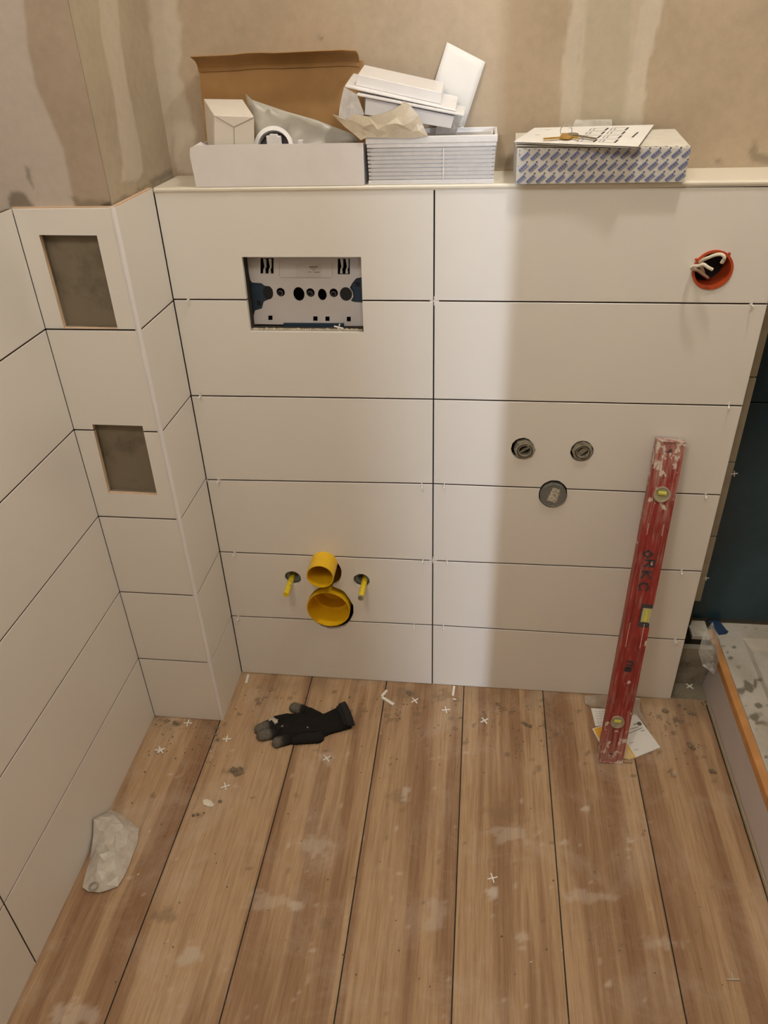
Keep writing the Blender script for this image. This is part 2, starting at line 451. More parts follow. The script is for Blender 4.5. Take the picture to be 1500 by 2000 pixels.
# ---- plaster
BOARD, BOARD2, GREEN, FILL, MORT = (0.52, 0.415, 0.30), (0.46, 0.36, 0.255), (0.50, 0.435, 0.325), (0.61, 0.535, 0.43), (0.21, 0.175, 0.13)
def nz(v, s, o=0): return noise.fractal(Vector(v) * s + Vector((o, o, o)), 1.0, 2.0, 4)
def painted(base, patches):
    def f(v):
        x, y = PX((v[0], v[1], min(v[2], 1.5)))      # the bands run straight on up the wall
        n = nz(v, 6); n2 = nz(v, 40, 3)
        c = lerp(base, tuple(k * 0.88 for k in base), max(0, min(1, 0.5 + n)))
        for poly, col, soft, jit, op in patches:
            d = pdist(x + n2 * jit + n * jit, y + nz(v, 25, 9) * jit, poly)
            c = lerp(c, col, op * sstep(-soft, soft, d))
        return c
    return f
back_p = [
    ([(283, -80), (322, -80), (328, 120), (338, 240), (330, 335), (318, 335), (305, 160)], (0.60, 0.53, 0.43), 6, 5, 0.7),
    ([(322, -80), (345, -80), (352, 60), (350, 150), (368, 205), (383, 260), (380, 335), (345, 335), (335, 200), (322, 90)], FILL, 4, 6, 0.95),
    ([(1130, -80), (1240, -80), (1228, 245), (1120, 245)], GREEN, 5, 2, 0.95),
    ([(1126, -80), (1136, -80), (1132, 100), (1122, 250), (1094, 250), (1098, 140), (1112, 60)], FILL, 3, 4, 0.9),
    ([(1140, -80), (1150, -80), (1142, 100), (1130, 250), (1122, 250), (1132, 120)], FILL, 3, 2, 0.75),
    ([(1265, -80), (1308, -80), (1300, 15), (1285, 40), (1278, 90), (1262, 160), (1255, 260), (1222, 260), (1232, 130), (1248, 60)], FILL, 3, 7, 0.9),
    ([(1240, -80), (1258, -80), (1250, 60), (1235, 180), (1222, 250), (1212, 250), (1228, 120)], FILL, 4, 2, 0.5),
    ([(1455, 295), (1478, 278), (1482, 300), (1510, 305), (1510, 322), (1470, 322)], MORT, 4, 8, 0.6),
    ([(1395, 310), (1410, 310), (1408, 320), (1396, 320)], MORT, 3, 5, 0.6),
    ([(970, 305), (1000, 308), (1000, 325), (970, 325)], MORT, 4, 4, 0.5),
    ([(622, 70), (632, 72), (630, 80), (624, 79)], MORT, 2, 0, 0.6),
]
struct(vgrid('wall_back', (XL - 0.02, DL, 1.19), (2.1, 0, 0), (0, 0, 0.36), 420, 80, painted(BOARD, back_p), PLAST), 'bare plasterboard wall with filler bands above the ledge')
PU = vcol('plaster_upper')
struct(vgrid('wall_back_upper', (XL - 0.02, DL, 1.55), (2.1, 0, 0), (0, 0, 0.95), 260, 60, painted(BOARD, back_p), PLAST))
side_p = [([(185, -60), (226, -60), (235, 80), (252, 180), (272, 275), (280, 335), (270, 352), (236, 355), (240, 320), (224, 190), (200, 80)], FILL, 3, 1.2, 0.9),
          ([(215, 400), (233, 385), (262, 380), (290, 362), (298, 355), (285, 372), (240, 395), (225, 406)], MORT, 4, 7, 0.75),
          ([(290, 352), (340, 326), (345, 335), (298, 362)], MORT, 3, 3, 0.6)]
XP = XL - 0.0075
struct(vgrid('wall_column_plaster_side', (XP, YC + 0.008, 1.2), (0, DL - YC - 0.008, 0), (0, 0, 0.36), 90, 90, painted((0.50, 0.42, 0.31), side_p), PLAST), 'plastered side of the column above the tiles')
cf_p = [([(-80, -80), (38, -80), (55, 100), (72, 170), (100, 235), (122, 290), (145, 395), (145, 420), (-80, 420)], (0.57, 0.50, 0.44), 4, 1.2, 0.95),
        ([(18, 405), (20, 372), (42, 378), (70, 400), (72, 408)], MORT, 5, 6, 0.85),
        ([(44, 325), (56, 330), (64, 362), (60, 372), (50, 352)], MORT, 4, 8, 0.6),
        ([(135, 388), (175, 385), (218, 395), (222, 405), (150, 405)], MORT, 5, 10, 0.7),
        ([(196, 398), (214, 392), (216, 406), (198, 406)], (0.06, 0.045, 0.03), 3, 4, 0.8)]
struct(vgrid('wall_column_plaster_front', (XW - 0.01, YC + 0.007, 1.205), (XP - XW + 0.01, 0, 0), (0, 0, 0.355), 60, 110, painted((0.47, 0.375, 0.285), cf_p), PLAST), 'plastered column front with grey mortar stains')
struct(vgrid('wall_column_plaster_side_upper', (XP, YC + 0.008, 1.56), (0, DL - YC - 0.008, 0), (0, 0, 0.94), 60, 60, painted((0.50, 0.42, 0.31), side_p), PLAST))
struct(vgrid('wall_column_plaster_front_upper', (XW - 0.01, YC + 0.007, 1.56), (XP - XW + 0.01, 0, 0), (0, 0, 0.94), 40, 60, painted((0.47, 0.375, 0.285), cf_p), PLAST))
struct(vgrid('wall_left', (XW - 0.0085, YREAR, 1.211), (0, YC - YREAR + 0.02, 0), (0, 0, ZC - 1.211), 60, 40, painted((0.58, 0.52, 0.45), []), PLAST), 'plastered upper left wall')

# ---- floor
def floor_mat():
    m, t, b = nt('oak_planks')
    tc = t.nodes.new('ShaderNodeTexCoord'); at = N(t, 'ShaderNodeAttribute'); at.attribute_name = 'plank'
    def shifted(sx, sy, k):
        mp = t.nodes.new('ShaderNodeMapping'); mp.inputs['Scale'].default_value = (sx, sy, 1); L(t, tc.outputs['Object'], mp.inputs[0])
        c = N(t, 'ShaderNodeCombineXYZ'); mu = N(t, 'ShaderNodeMath', operation='MULTIPLY'); mu.inputs[1].default_value = k
        L(t, at.outputs['Fac'], mu.inputs[0]); L(t, mu.outputs[0], c.inputs[0]); L(t, mu.outputs[0], c.inputs[2])
        a = N(t, 'ShaderNodeVectorMath', operation='ADD'); L(t, mp.outputs[0], a.inputs[0]); L(t, c.outputs[0], a.inputs[1]); return a.outputs[0]
    n1 = N(t, 'ShaderNodeTexNoise', Scale=1.0, Detail=3, Roughness=0.55, Distortion=0.35); L(t, shifted(15, 0.75, 37.0), n1.inputs['Vector'])
    n2 = N(t, 'ShaderNodeTexNoise', Scale=1.0, Detail=6, Roughness=0.7, Distortion=0.2); L(t, shifted(170, 5, 11.0), n2.inputs['Vector'])
    n3 = N(t, 'ShaderNodeTexNoise', Scale=5.5, Detail=8, Roughness=0.7, Distortion=0.6); L(t, tc.outputs['Object'], n3.inputs['Vector'])
    n4 = N(t, 'ShaderNodeTexNoise', Scale=1.0, Detail=3, Roughness=0.6); L(t, shifted(700, 20, 5.0), n4.inputs['Vector'])
    c1 = ramp(t, n1.outputs['Fac'], [(0.36, (0.31, 0.178, 0.100)), (0.47, (0.38, 0.235, 0.135)), (0.53, (0.49, 0.33, 0.195)), (0.7, (0.55, 0.385, 0.235))])
    g = ramp(t, n2.outputs['Fac'], [(0.33, (0.70, 0.64, 0.58)), (0.55, (1, 1, 1))])
    mx = t.nodes.new('ShaderNodeMix'); mx.data_type = 'RGBA'; mx.blend_type = 'MULTIPLY'; mx.inputs[0].default_value = 0.75
    L(t, c1, mx.inputs[6]); L(t, g, mx.inputs[7])
    g4 = ramp(t, n4.outputs['Fac'], [(0.35, (0.80, 0.76, 0.72)), (0.6, (1, 1, 1))])
    m4 = t.nodes.new('ShaderNodeMix'); m4.data_type = 'RGBA'; m4.blend_type = 'MULTIPLY'; m4.inputs[0].default_value = 0.8
    L(t, mx.outputs[2], m4.inputs[6]); L(t, g4, m4.inputs[7])
    # white dust smears
    k = ramp(t, n3.outputs['Fac'], [(0.50, (0, 0, 0)), (0.78, (0.55, 0.55, 0.55))])
    c2 = mixc(t, k, m4.outputs[2], (0.56, 0.46, 0.36))
    va = t.nodes.new('ShaderNodeVertexColor'); va.layer_name = 'col'
    sep = N(t, 'ShaderNodeSeparateColor'); L(t, va.outputs[0], sep.inputs[0])
    c3 = mixc(t, sep.outputs[0], c2, (0.19, 0.13, 0.08))      # grey mortar dirt
    c4 = mixc(t, sep.outputs[1], c3, (0.62, 0.55, 0.47))      # white plaster marks
    L(t, c4, b.inputs['Base Color']); b.inputs['Roughness'].default_value = 0.62; b.inputs['Specular IOR Level'].default_value = 0.3
    bump(t, b, n2.outputs['Fac'], 0.15, 0.0008)
    return m
FLOOR = floor_mat()
seams = [-0.72, -0.5195, -0.3185, -0.1195, 0.0825, 0.2835, 0.4825, 0.6835]
smudges = [(462, 1506, 14, 8, 0.5), (560, 1790, 0, 0, 0), (790, 1355, 26, 12, .45), (865, 1358, 24, 12, .5), (780, 1560, 20, 22, .35), (320, 1790, 22, 16, .5), (640, 1800, 24, 10, .4), (985, 1590, 40, 22, .3), (345, 1412, 14, 6, .5), (1330, 1350, 45, 14, .5)]
whites = [(962, 1748, 11, 12, .8), (370, 1870, 22, 22, .45), (1140, 1580, 9, 8, .6), (1230, 1645, 7, 6, .6), (1098, 1645, 8, 8, .6), (580, 1770, 16, 9, .5), (640, 1480, 14, 16, .35), (792, 1552, 8, 18, .5), (1000, 1630, 50, 14, .35), (520, 1760, 50, 16, .3),
          (150, 1985, 50, 26, .4), (620, 1650, 30, 20, .3), (1150, 1750, 60, 14, .3), (1290, 1840, 40, 14, .3), (330, 1935, 8, 6, .5), (1020, 1830, 14, 10, .4), (1190, 1920, 8, 10, .5), (850, 1780, 18, 40, .25)]
rs = random.Random(3)
specks = []
for k in range(150):
    x = rs.uniform(300, 1400); specks.append((x, 1335 + abs(rs.gauss(0, 1)) * 75 + (x - 471) * 0.055 + (60 if x < 440 else 0), rs.uniform(1.5, 5), rs.uniform(1, 3.2), rs.uniform(.4, .85), 0))
for k in range(110): specks.append((rs.uniform(200, 1480), rs.uniform(1450, 1990), rs.uniform(1, 3.5), rs.uniform(1, 4), rs.uniform(.3, .7), rs.choice((0, 1, 1))))
def build_floor():
    bm = bmesh.new(); cl = bm.verts.layers.float_color.new('col'); pl = bm.faces.layers.float.new('plank')
    step = 0.0062
    pts = []
    gap = 0.0013
    segs = [(a + gap, b - gap, 0.002 if True else 0) for a, b in zip(seams, seams[1:])]
    cells = {}
    for s in specks: cells.setdefault((int(s[0] // 40), int(s[1] // 40)), []).append(s)
    for pi, (a, b, _) in enumerate(segs):
        ytop = 0.004
        nu = int((b - a) / step); nv = int((ytop - YREAR) / step)
        rows = []
        for j in range(nv + 1):
            row = []
            for i in range(nu + 1):
                v = Vector((a + (b - a) * i / nu, YREAR + (ytop - YREAR) * j / nv, 0)); x, y = PX(v)
                d = w_ = 0
                if -50 < x < 1550 and 1250 < y < 2050:
                    n2 = nz(v, 45); n1 = nz(v, 12, 4)
                    d = max(0, 0.55 * sstep(-0.09, 0.0, v.y) * (0.25 + n1 * 1.2)) if XL < v.x else max(0, 0.5 * sstep(-0.26, -0.17, v.y) * (0.2 + n1))
                    if v.x > 0.58: d = max(d, 0.5 * sstep(-0.12, 0.0, v.y) * (0.6 + n1))
                    for (cx, cy, rx, ry, o) in smudges:
                        if rx:
                            q = math.hypot((x - cx) / rx, (y - cy) / ry) + n2 * 1.1
                            d = max(d, o * (1 - sstep(0.5, 1.1, q)))
                    for (cx, cy, rx, ry, o) in whites:
                        q = math.hypot((x - cx) / rx, (y - cy) / ry) + n2 * 0.9
                        w_ = max(w_, o * (1 - sstep(0.6, 1.1, q)))
                    kx, ky = int(x // 40), int(y // 40)
                    for ax in (-1, 0, 1):
                        for ay in (-1, 0, 1):
                            for (cx, cy, rx, ry, o, wt) in cells.get((kx + ax, ky + ay), ()):
                                q = math.hypot((x - cx) / (rx + 1.5), (y - cy) / (ry + 1.5))
                                if q < 1:
                                    if wt: w_ = max(w_, o * 0.6)
                                    else: d = max(d, o)
                vv = bm.verts.new(v); vv[cl] = (d, w_, 0, 1); row.append(vv)
            rows.append(row)
        for j in range(nv):
            for i in range(nu):
                f = bm.faces.new((rows[j][i], rows[j][i + 1], rows[j + 1][i + 1], rows[j + 1][i])); f[pl] = pi * 1.37
    me = bpy.data.meshes.new('floor'); bm.to_mesh(me); bm.free()
    return me
me = build_floor()
# convert per-face plank number to an attribute readable by the shader
fl = link('floor', me, FLOOR); struct(fl, 'dusty oak plank floor')
bm = bmesh.new(); box(bm, (XW - 0.05, YREAR, -0.08), (XE, 0.3, -0.0035)); struct(obj('floor_base', bm, SUBST))
bm = bmesh.new()
box(bm, (XR - 0.02, 0.002, -0.003), (0.72, 0.06, -0.0006)); struct(obj('floor_recess', bm, CEMENT))

# ---- shower corner at the right
DARKT, t_, b_ = nt('dark_teal_tile')
n_ = tex(t_, 2.2, 5, 0.6)
L(t_, ramp(t_, n_, [(0.3, (0.006, 0.016, 0.024)), (0.7, (0.022, 0.060, 0.082))]), b_.inputs['Base Color']); b_.inputs['Roughness'].default_value = 0.22
YS = 0.165
bm = bmesh.new()
zj = W(1490, 787, YS).z
for x0, x1 in ((0.655, 1.254), (1.256, 1.56)):
    for z0, z1 in ((0.13, zj - J), (zj + J, 1.205)):
        box(bm, (x0, YS, z0), (x1, YS + 0.009, z1), 0.0012)
tw = obj('wall_shower', bm, DARKT); struct(tw, 'dark teal glazed shower wall')
bm = bmesh.new(); box(bm, (XR - 0.01, YS + 0.009, 0), (XE, YS + 0.06, 1.2)); struct(obj('wall_core_shower', bm, mat('shower_joint', (0.2, 0.17, 0.13), 0.9)))
# shelf over the shower wall (ledge continues)
bm = bmesh.new(); box(bm, (XR + 0.0125, 0.0, 1.2045), (XE, YS + 0.009, 1.2144), 0.001); o = obj('trim_4', bm, LEDGE); struct(o)
# cut tile strip beside the tiled front
bm = bmesh.new()
YT = 0.12
xs_r = W(1478, 737, YT).x
zl = [W(1360, 1175, YT).z, W(1392, 1048, YT).z, W(1430, 903, YT).z, W(1475, 737, YT).z, 1.06, 1.2]
for a, b in zip(zl, zl[1:]): box(bm, (XR + 0.004, YT, a + J), (xs_r, YT + 0.009, b - J), 0.0008)
struct(obj('wall_strip', bm, mat('strip_tile', (0.40, 0.35, 0.26), 0.6, 0.08, 30)), 'narrow greyish cut tile strip beside the dark shower wall')
bm = bmesh.new(); box(bm, (XR - 0.003, YT + 0.0095, 0.10), (xs_r - 0.006, YS + 0.008, 1.2)); struct(obj('wall_strip_core', bm, SUBST))
# recess behind the front edge
bm = bmesh.new(); box(bm, (XR - 0.02, 0.058, 0), (0.70, 0.075, 0.12)); struct(obj('wall_recess', bm, dirty('grey_dusty_board', (0.27, 0.24, 0.19), (0.13, 0.11, 0.08), 0.9, 22, 0.48, 0.7)), 'dusty grey board low in the recess')

ZT = 0.12
def trayc(v):
    x, y = PX(v)
    n = nz(v, 25); c = lerp((0.62, 0.585, 0.52), (0.52, 0.48, 0.41), sstep(-0.2, 0.5, nz(v, 9, 2)))
    for (cx, cy, rx, ry) in ((1433, 1264, 5, 3), (1421, 1274, 3, 2), (1428, 1285, 8, 5), (1463, 1342, 10, 13), (1483, 1328, 6, 4), (1450, 1350, 12, 8), (1482, 1378, 9, 6), (1475, 1400, 14, 12), (1496, 1478, 5, 4), (1412, 1215, 6, 3), (1475, 1335, 5, 10), (1485, 1412, 14, 6)):
        q = math.hypot((x - cx) / rx, (y - cy) / ry) + n * 1.0
        c = lerp(c, (0.20, 0.175, 0.125), 0.9 * (1 - sstep(0.6, 1.1, q)))
    c = lerp(c, (0.25, 0.22, 0.16), 0.6 * sstep(0.62, 0.8, nz(v, 55, 8)))
    return c
tray = thing('shower_tray', 'white dusty shower tray low at the right edge', 'shower tray', (1.1, -0.3, 0))
x0t, y1t = W(1403, 1262, ZT, 2).x, YS - 0.001
x0t = 0.716
YB = -1.0
vgrid('rim', (x0t, YB, ZT), (0.060, 0, 0), (0, y1t - YB, 0), 30, 320, trayc, vcol('tray_enamel', 0.45, 120, 0.15, spec=0.4), tray)
TM = bpy.data.materials['tray_enamel']
vgrid('back_rim', (x0t + 0.060, y1t - 0.055, ZT), (XE - x0t - 0.06, 0, 0), (0, 0.055, 0), 160, 14, trayc, TM, tray)
me_ = bmesh.new()
def slope(a, b, nu, name):
    vs_ = []
    o = vgrid(name, a[0], a[1], a[2], nu[0], nu[1], trayc, TM, tray); return o
slope(((x0t + 0.060, YB, ZT), (0.022, 0, -0.022), (0, y1t - 0.055 - YB, 0)), None, (6, 260), 'inner_side')
slope(((x0t + 0.060, y1t - 0.055, ZT), (XE - x0t - 0.06, 0, 0), (0, -0.02, -0.022)), None, (120, 5), 'inner_back')
slope(((x0t + 0.082, YB, ZT - 0.022), (XE - x0t - 0.082, 0, 0), (0, y1t - 0.075 - YB, 0)), None, (160, 240), 'basin')
bm = bmesh.new(); box(bm, (x0t, YB, ZT - 0.03), (x0t + 0.02, y1t, ZT - 0.0006)); obj('skirt', bm, WHITE, tray)
bm = bmesh.new()
XB = 0.7
hexa(bm, [(XB, YB, ZT - 0.028), (x0t - 0.0006, YB, ZT - 0.028), (x0t - 0.0006, 0.14, ZT - 0.028), (XB, 0.14, ZT - 0.028), (XB, YB, ZT - 0.006), (x0t - 0.0006, YB, ZT - 0.001), (x0t - 0.0006, 0.14, ZT - 0.001), (XB, 0.14, ZT - 0.006)], 0.001)
bat = tag(obj('wooden_batten', bm, mat('orange_pine', (0.56, 0.27, 0.09), 0.6, 0.12, 20)), 'orange-brown wooden batten along the shower tray edge', 'batten')
bm = bmesh.new(); 
hexa(bm, [(0.690, YB, 0), (0.698, YB, 0), (0.698, 0.056, 0), (0.690, 0.056, 0), (0.700, YB, 0.091), (0.708, YB, 0.091), (0.708, 0.056, 0.091), (0.700, 0.056, 0.091)])
tag(obj('tray_panel', bm, mat('lilac_white_panel', (0.52, 0.46, 0.44), 0.6, 0.05, 8)), 'plain white side panel under the shower tray batten', 'panel')
bm = bmesh.new(); hexa(bm, [(0.683, YB, 0.0), (0.689, YB, 0.0), (0.689, 0.0, 0.0), (0.686, 0.0, 0.0), (0.684, YB, 0.007), (0.6895, YB, 0.008), (0.6895, 0.0, 0.006), (0.688, 0.0, 0.005)])
struct(obj('trim_5', bm, mat('old_sealant', (0.35, 0.28, 0.18), 0.8)))
bm = bmesh.new(); a = W(1345, 1222, 0.13); b = W(1379, 1226, 0.13)
box(bm, (a.x, 0.09, b.z - 0.006), (b.x, 0.15, b.z + 0.006), 0.001)
tag(obj('white_offcut', bm, mat('dusty_white_offcut', (0.6, 0.56, 0.48), 0.7, 0.15, 60)), 'short white offcut lying in the gap left of the shower tray', 'offcut')
# blue tape
tp = [W(px, py, ZT + 0.0015, 2) for px, py in ((1381, 1210), (1404, 1211), (1418, 1229), (1423, 1234), (1419, 1238), (1404, 1240), (1395, 1228))]
crumple('blue_tape', tp, mat('blue_tape', (0.020, 0.052, 0.125), 0.6), None, 0.0006, 0.006, 2, 0.001)
tag(bpy.data.objects['blue_tape'], 'dark blue tape stuck on the corner of the shower tray', 'tape')
cf = [W(1392, 1215, 0.06), W(1402, 1245, 0.03), W(1404, 1290, -0.01), W(1395, 1318, 0.0), W(1372, 1300, 0.02), W(1364, 1272, 0.03), W(1375, 1235, 0.05)]
tag(crumple('clear_plastic_film', cf, film('crinkled_film', (0.85, 0.85, 0.8), 0.22, 0.08, 0.9, 90), None, 0.006, 0.008, 5, 0.01), 'crumpled clear plastic film hanging at the tray panel corner', 'plastic film')

# ---- rest of the room (outside the frame), partly shaped to cut the hall light
PLN = mat('room_plaster', (0.58, 0.51, 0.42), 0.9, 0.06, 6)
bm = bmesh.new(); box(bm, (XE, YREAR, 0), (XE + 0.08, YS + 0.06, ZC)); struct(obj('wall_right', bm, PLN))
bm = bmesh.new(); box(bm, (XW - 0.1, YREAR - 0.02, ZC), (XE + 0.08, DL + 0.1, ZC + 0.08)); struct(obj('ceiling', bm, PLN))
def shadow_x(x_wall, y): return x_wall + (HALL.x - x_wall) * (y / HALL.y)
DR0, DR1 = 0.10, shadow_x(0.166, YREAR)
bm = bmesh.new()
box(bm, (XW - 0.1, YREAR - 0.06, 0), (DR0, YREAR, ZC)); box(bm, (DR1, YREAR - 0.06, 0), (XE + 0.08, YREAR, ZC)); box(bm, (DR0, YREAR - 0.06, 2.05), (DR1, YREAR, ZC)); box(bm, (DR0, YREAR - 0.06, 0), (DR1, YREAR, 0.62))  # opening edges and low sill shaped to trim the lamp light to a band
struct(obj('wall_rear', bm, PLN))
hx = shadow_x(-0.055, -3.9)
bm = bmesh.new(); box(bm, (-1.2, -3.98, 0), (hx, -3.9, ZC)); struct(obj('hall_light_blocker', bm, PLN))  # unseen wall added to block the lamp and soften the band's left edge
bm = bmesh.new(); box(bm, (-1.2, -5.2, -0.08), (3, YREAR - 0.0605, -0.002)); struct(obj('floor_hall', bm, mat('hall_floor', (0.3, 0.2, 0.12), 0.7)))

# ------------------------------------------------------------------ flush opening: cistern mounting plate
FY = 0.034
def fz(u, v, y=FY): p = W(440 + u / 4.6875, 470 + v / 4.6875, y); return (p.x, p.z)
cp = thing('cistern_access_plate', 'pale plate with round holes and navy brackets inside the rectangular wall opening', 'access plate', (-0.25, FY, 0.95))
PLATEM = mat('lilac_white_steel', (0.60, 0.57, 0.57), 0.4, 0.03, 12)
outer = [fz(*q) for q in ((180, 110), (1320, 110), (1330, 320), (1200, 345), (1165, 385), (1140, 430), (1165, 470), (1172, 515), (1150, 550), (1175, 562), (1330, 575), (1340, 782), (1088, 782), (1086, 756), (535, 750), (530, 768), (240, 764), (272, 640), (335, 622), (352, 560), (400, 536), (432, 500), (434, 450), (410, 420), (360, 412), (330, 390), (248, 384), (228, 362))]
def fc(cx, cy, rx, ry):
    a, b = fz(cx - rx, cy), fz(cx + rx, cy); c, d = fz(cx, cy - ry), fz(cx, cy + ry)
    return circ((a[0] + b[0]) / 2, (c[1] + d[1]) / 2, (b[0] - a[0]) / 2, (c[1] - d[1]) / 2, 24)
def fr(x0, y0, x1, y1): return [fz(x0, y0), fz(x1, y0), fz(x1, y1), fz(x0, y1)]
small = [(507, 472), (780, 476), (993, 478)]
holes = [fc(x, y, 38, 40) for x, y in small] + [fc(674, 488, 51, 63), fc(888, 493, 40, 53), fc(1100, 488, 34, 50)]
holes += [fr(393, 686, 432, 728), fr(805, 693, 845, 735), fr(916, 695, 955, 737), fr(1112, 697, 1149, 740), fr(322, 160, 442, 302), fr(1030, 165, 1140, 308)]
bm = bmesh.new(); plate(bm, outer, holes, lambda u, v, d: (u, FY + d, v), 0.0012); obj('plate', bm, PLATEM, cp)
bm = bmesh.new(); a = fz(100, 60); b = fz(1400, 900); box(bm, (a[0], 0.0742, b[1]), (b[0], 0.0748, a[1])); obj('backing', bm, BLACK, cp)
def bracket(pts, y=0.038):
    bm = bmesh.new(); plate(bm, [fz(*q, y) for q in pts], [], lambda u, v, d: (u, y + d, v), 0.004); return bm
o = obj('bracket', bracket([(170, 140), (228, 165), (250, 370), (345, 380), (400, 420), (410, 540), (362, 560), (345, 640), (270, 660), (285, 780), (225, 700)]), NAVY, cp); o['label'] = 'navy plastic bracket at the left'
bm = bmesh.new(); q = [fz(290, 550, 0.0375), fz(325, 590, 0.0375)]; box(bm, (q[0][0], 0.0365, q[1][1]), (q[1][0], 0.0379, q[0][1])); obj('slot_shade', bm, BLACK, o)  # black block stands in for the shade inside a slot
o = obj('bracket', bracket([(1290, 325), (1200, 340), (1150, 380), (1110, 430), (1120, 545), (1180, 575), (1290, 580)]), NAVY, cp); o['label'] = 'navy plastic bracket at the right'
bm = bmesh.new(); q = [fz(1190, 380, 0.0375), fz(1230, 420, 0.0375)]; box(bm, (q[0][0], 0.0365, q[1][1]), (q[1][0], 0.0379, q[0][1])); obj('slot_shade', bm, BLACK, o)
o = obj('bracket', bracket([(535, 755), (1086, 758), (1086, 800), (535, 800)], 0.031), NAVY, cp); o['label'] = 'navy lower tab'
for cx, cy in small:
    c = fz(cx, cy, 0.045); c2 = fz(cx + 38, cy, 0.045); r = abs(c2[0] - c[0])
    bm = bmesh.new(); pipe(bm, (c[0], 0.040, c[1] - 0.001), (c[0], 0.06, c[1] - 0.001), r * 0.72, r * 0.42, 20); disc(bm, (c[0], 0.052, c[1] - 0.001), (0, 1, 0), r * 0.43, 0.004, 16)
    obj('screw', bm, mat('dark_screw', (0.12, 0.11, 0.12), 0.35, 0.1, 40, metal=0.5), cp)
for x0 in (345, 395, 1050, 1100):
    bm = bmesh.new()
    plate(bm, [fz(*q, 0.037) for q in ((x0, 165), (x0 + 28, 170), (x0 + 28, 250), (x0 + 18, 262), (x0 + 24, 300), (x0, 300), (x0 + 4, 262), (x0 + 14, 240))], [], lambda u, v, d: (u, 0.037 + d, v), 0.006)
    obj('clip', bm, PLATEM, cp)
bm = bmesh.new(); plate(bm, fr(645, 215, 875, 335), [], lambda u, v, d: (u, FY - 0.0006 + d, v), 0.0005); st = obj('sticker', bm, mat('sticker', (0.55, 0.52, 0.49), 0.5), cp); st['label'] = 'small label with grey print'
bm = bmesh.new()
def P3(u, v): x, z = fz(u, v, FY - 0.0008); return Vector((x, FY - 0.0008, z))
for (x0, x1, y, wd) in ((770, 845, 240, 0.0017), (777, 842, 255, 0.0008), (803, 820, 270, 0.0011), (757, 783, 288, 0.0009), (793, 797, 288, 0.0009), (812, 862, 290, 0.0011)):
    xx = x0
    while xx < x1 - 1:
        strokes(bm, P3, [(xx, y, min(x1, xx + 5), y)], wd); xx += 8
obj('print', bm, mat('grey_print', (0.12, 0.10, 0.09), 0.7), st)
bm = bmesh.new()
for s_ in ((495, 195, 495, 325), (505, 337, 975, 340), (978, 325, 978, 200)): strokes(bm, P3, [s_], 0.0009, 0.0)
obj('embossed_line', bm, mat('emboss', (0.40, 0.37, 0.36), 0.5), cp)
for q_ in ((1105, 488, 56, 62), (392, 476, 46, 61)):
    bm = bmesh.new(); plate(bm, fc(*q_), [], lambda u, v, d: (u, FY - 0.0004 + d, v), 0.0003); obj('hole_shade_disc', bm, BLACK, cp)  # black disc laid over the bracket as the dark of a hole
# rough mortar along the bottom edge of the opening
pts = [W(490, 640, 0.006), W(705, 640, 0.006), W(706, 647, 0.003), W(490, 646, 0.003)]
bm = bmesh.new()
for k in range(46):
    t = k / 45; p = W(492 + t * 214, 641 + t * 2, 0.012)
    r = 0.0022 + 0.0016 * abs(nz((t * 9, 0, 0), 3)); m_ = Matrix.Translation((p.x, 0.012, W(500, 648, 0).z + r * 0.6)) @ Matrix.Diagonal((1.4, 1.6, 1, 1))
    bmesh.ops.create_icosphere(bm, subdivisions=1, radius=r, matrix=m_)
tag(obj('mortar_bead', bm, mat('pale_mortar', (0.55, 0.48, 0.36), 0.9, 0.2, 90)), 'rough pale mortar bead along the bottom of the rectangular opening', 'mortar')

# ------------------------------------------------------------------ pipes and fittings
def center(i): return hs[i][0], hs[i][1]
def valve(i, label, tiltbar):
    cx, cz = center(i); r = hs[i][3]
    t = thing('water_fitting', label, 'pipe fitting', (cx, 0.0, cz - r), 'capped water fittings in the tiled wall')
    c = W(*tiltbar[1], -0.004)
    bm = bmesh.new(); pipe(bm, (c.x, 0.09, c.z), (c.x, -0.002, c.z), r * 0.88, r * 0.60, 8); obj('hex_body', bm, METAL, t)
    bm = bmesh.new(); pipe(bm, (c.x, 0.08, c.z), (c.x, -0.006, c.z), r * 0.62, r * 0.48, 28)
    for k in range(3): pipe(bm, (c.x, 0.001 - k * 0.0028, c.z), (c.x, -0.0004 - k * 0.0028, c.z), r * 0.645, r * 0.55, 28)
    obj('threaded_collar', bm, METAL, t)
    bm = bmesh.new(); disc(bm, (c.x, 0.012, c.z), (0, 1, 0), r * 0.56, 0.003, 24); obj('plug_bottom', bm, mat('dark_plug', tiltbar[2], 0.5), t)
    bm = bmesh.new(); an = tiltbar[0]; d = Vector((math.cos(an), 0, math.sin(an))); s = Vector((-math.sin(an), 0, math.cos(an)))
    L_, w2 = r * 0.50, r * tiltbar[3]; cc = Vector((c.x, 0, c.z))
    P = [cc + d * a + s * b for a, b in ((-L_, -w2), (L_, -w2), (L_, w2), (-L_, w2))]
    hexa(bm, [(p.x, -0.001, p.z) for p in P] + [(p.x, 0.012, p.z) for p in P]); obj('crossbar', bm, METAL, t)
    return t
valve(0, 'left of the two capped water fittings, with a dark hollow centre', (0.6, (1025, 880), (0.02, 0.035, 0.04), 0.08))
valve(1, 'right of the two capped water fittings, with a wide diagonal bar', (0.75, (1138, 883), (0.05, 0.045, 0.035), 0.2))
cx, cz = center(2); r = hs[2][3]
t = thing('drain_cap', 'dark grey round capped drain outlet below the two water fittings', 'drain cap', (cx, 0, cz - r))
c = W(1080.5, 968.5, -0.005); 
bm = bmesh.new(); pipe(bm, (c.x, 0.09, c.z), (c.x, -0.005, c.z), r * 0.82, r * 0.76, 40); obj('pipe_rim', bm, DGREY, t)
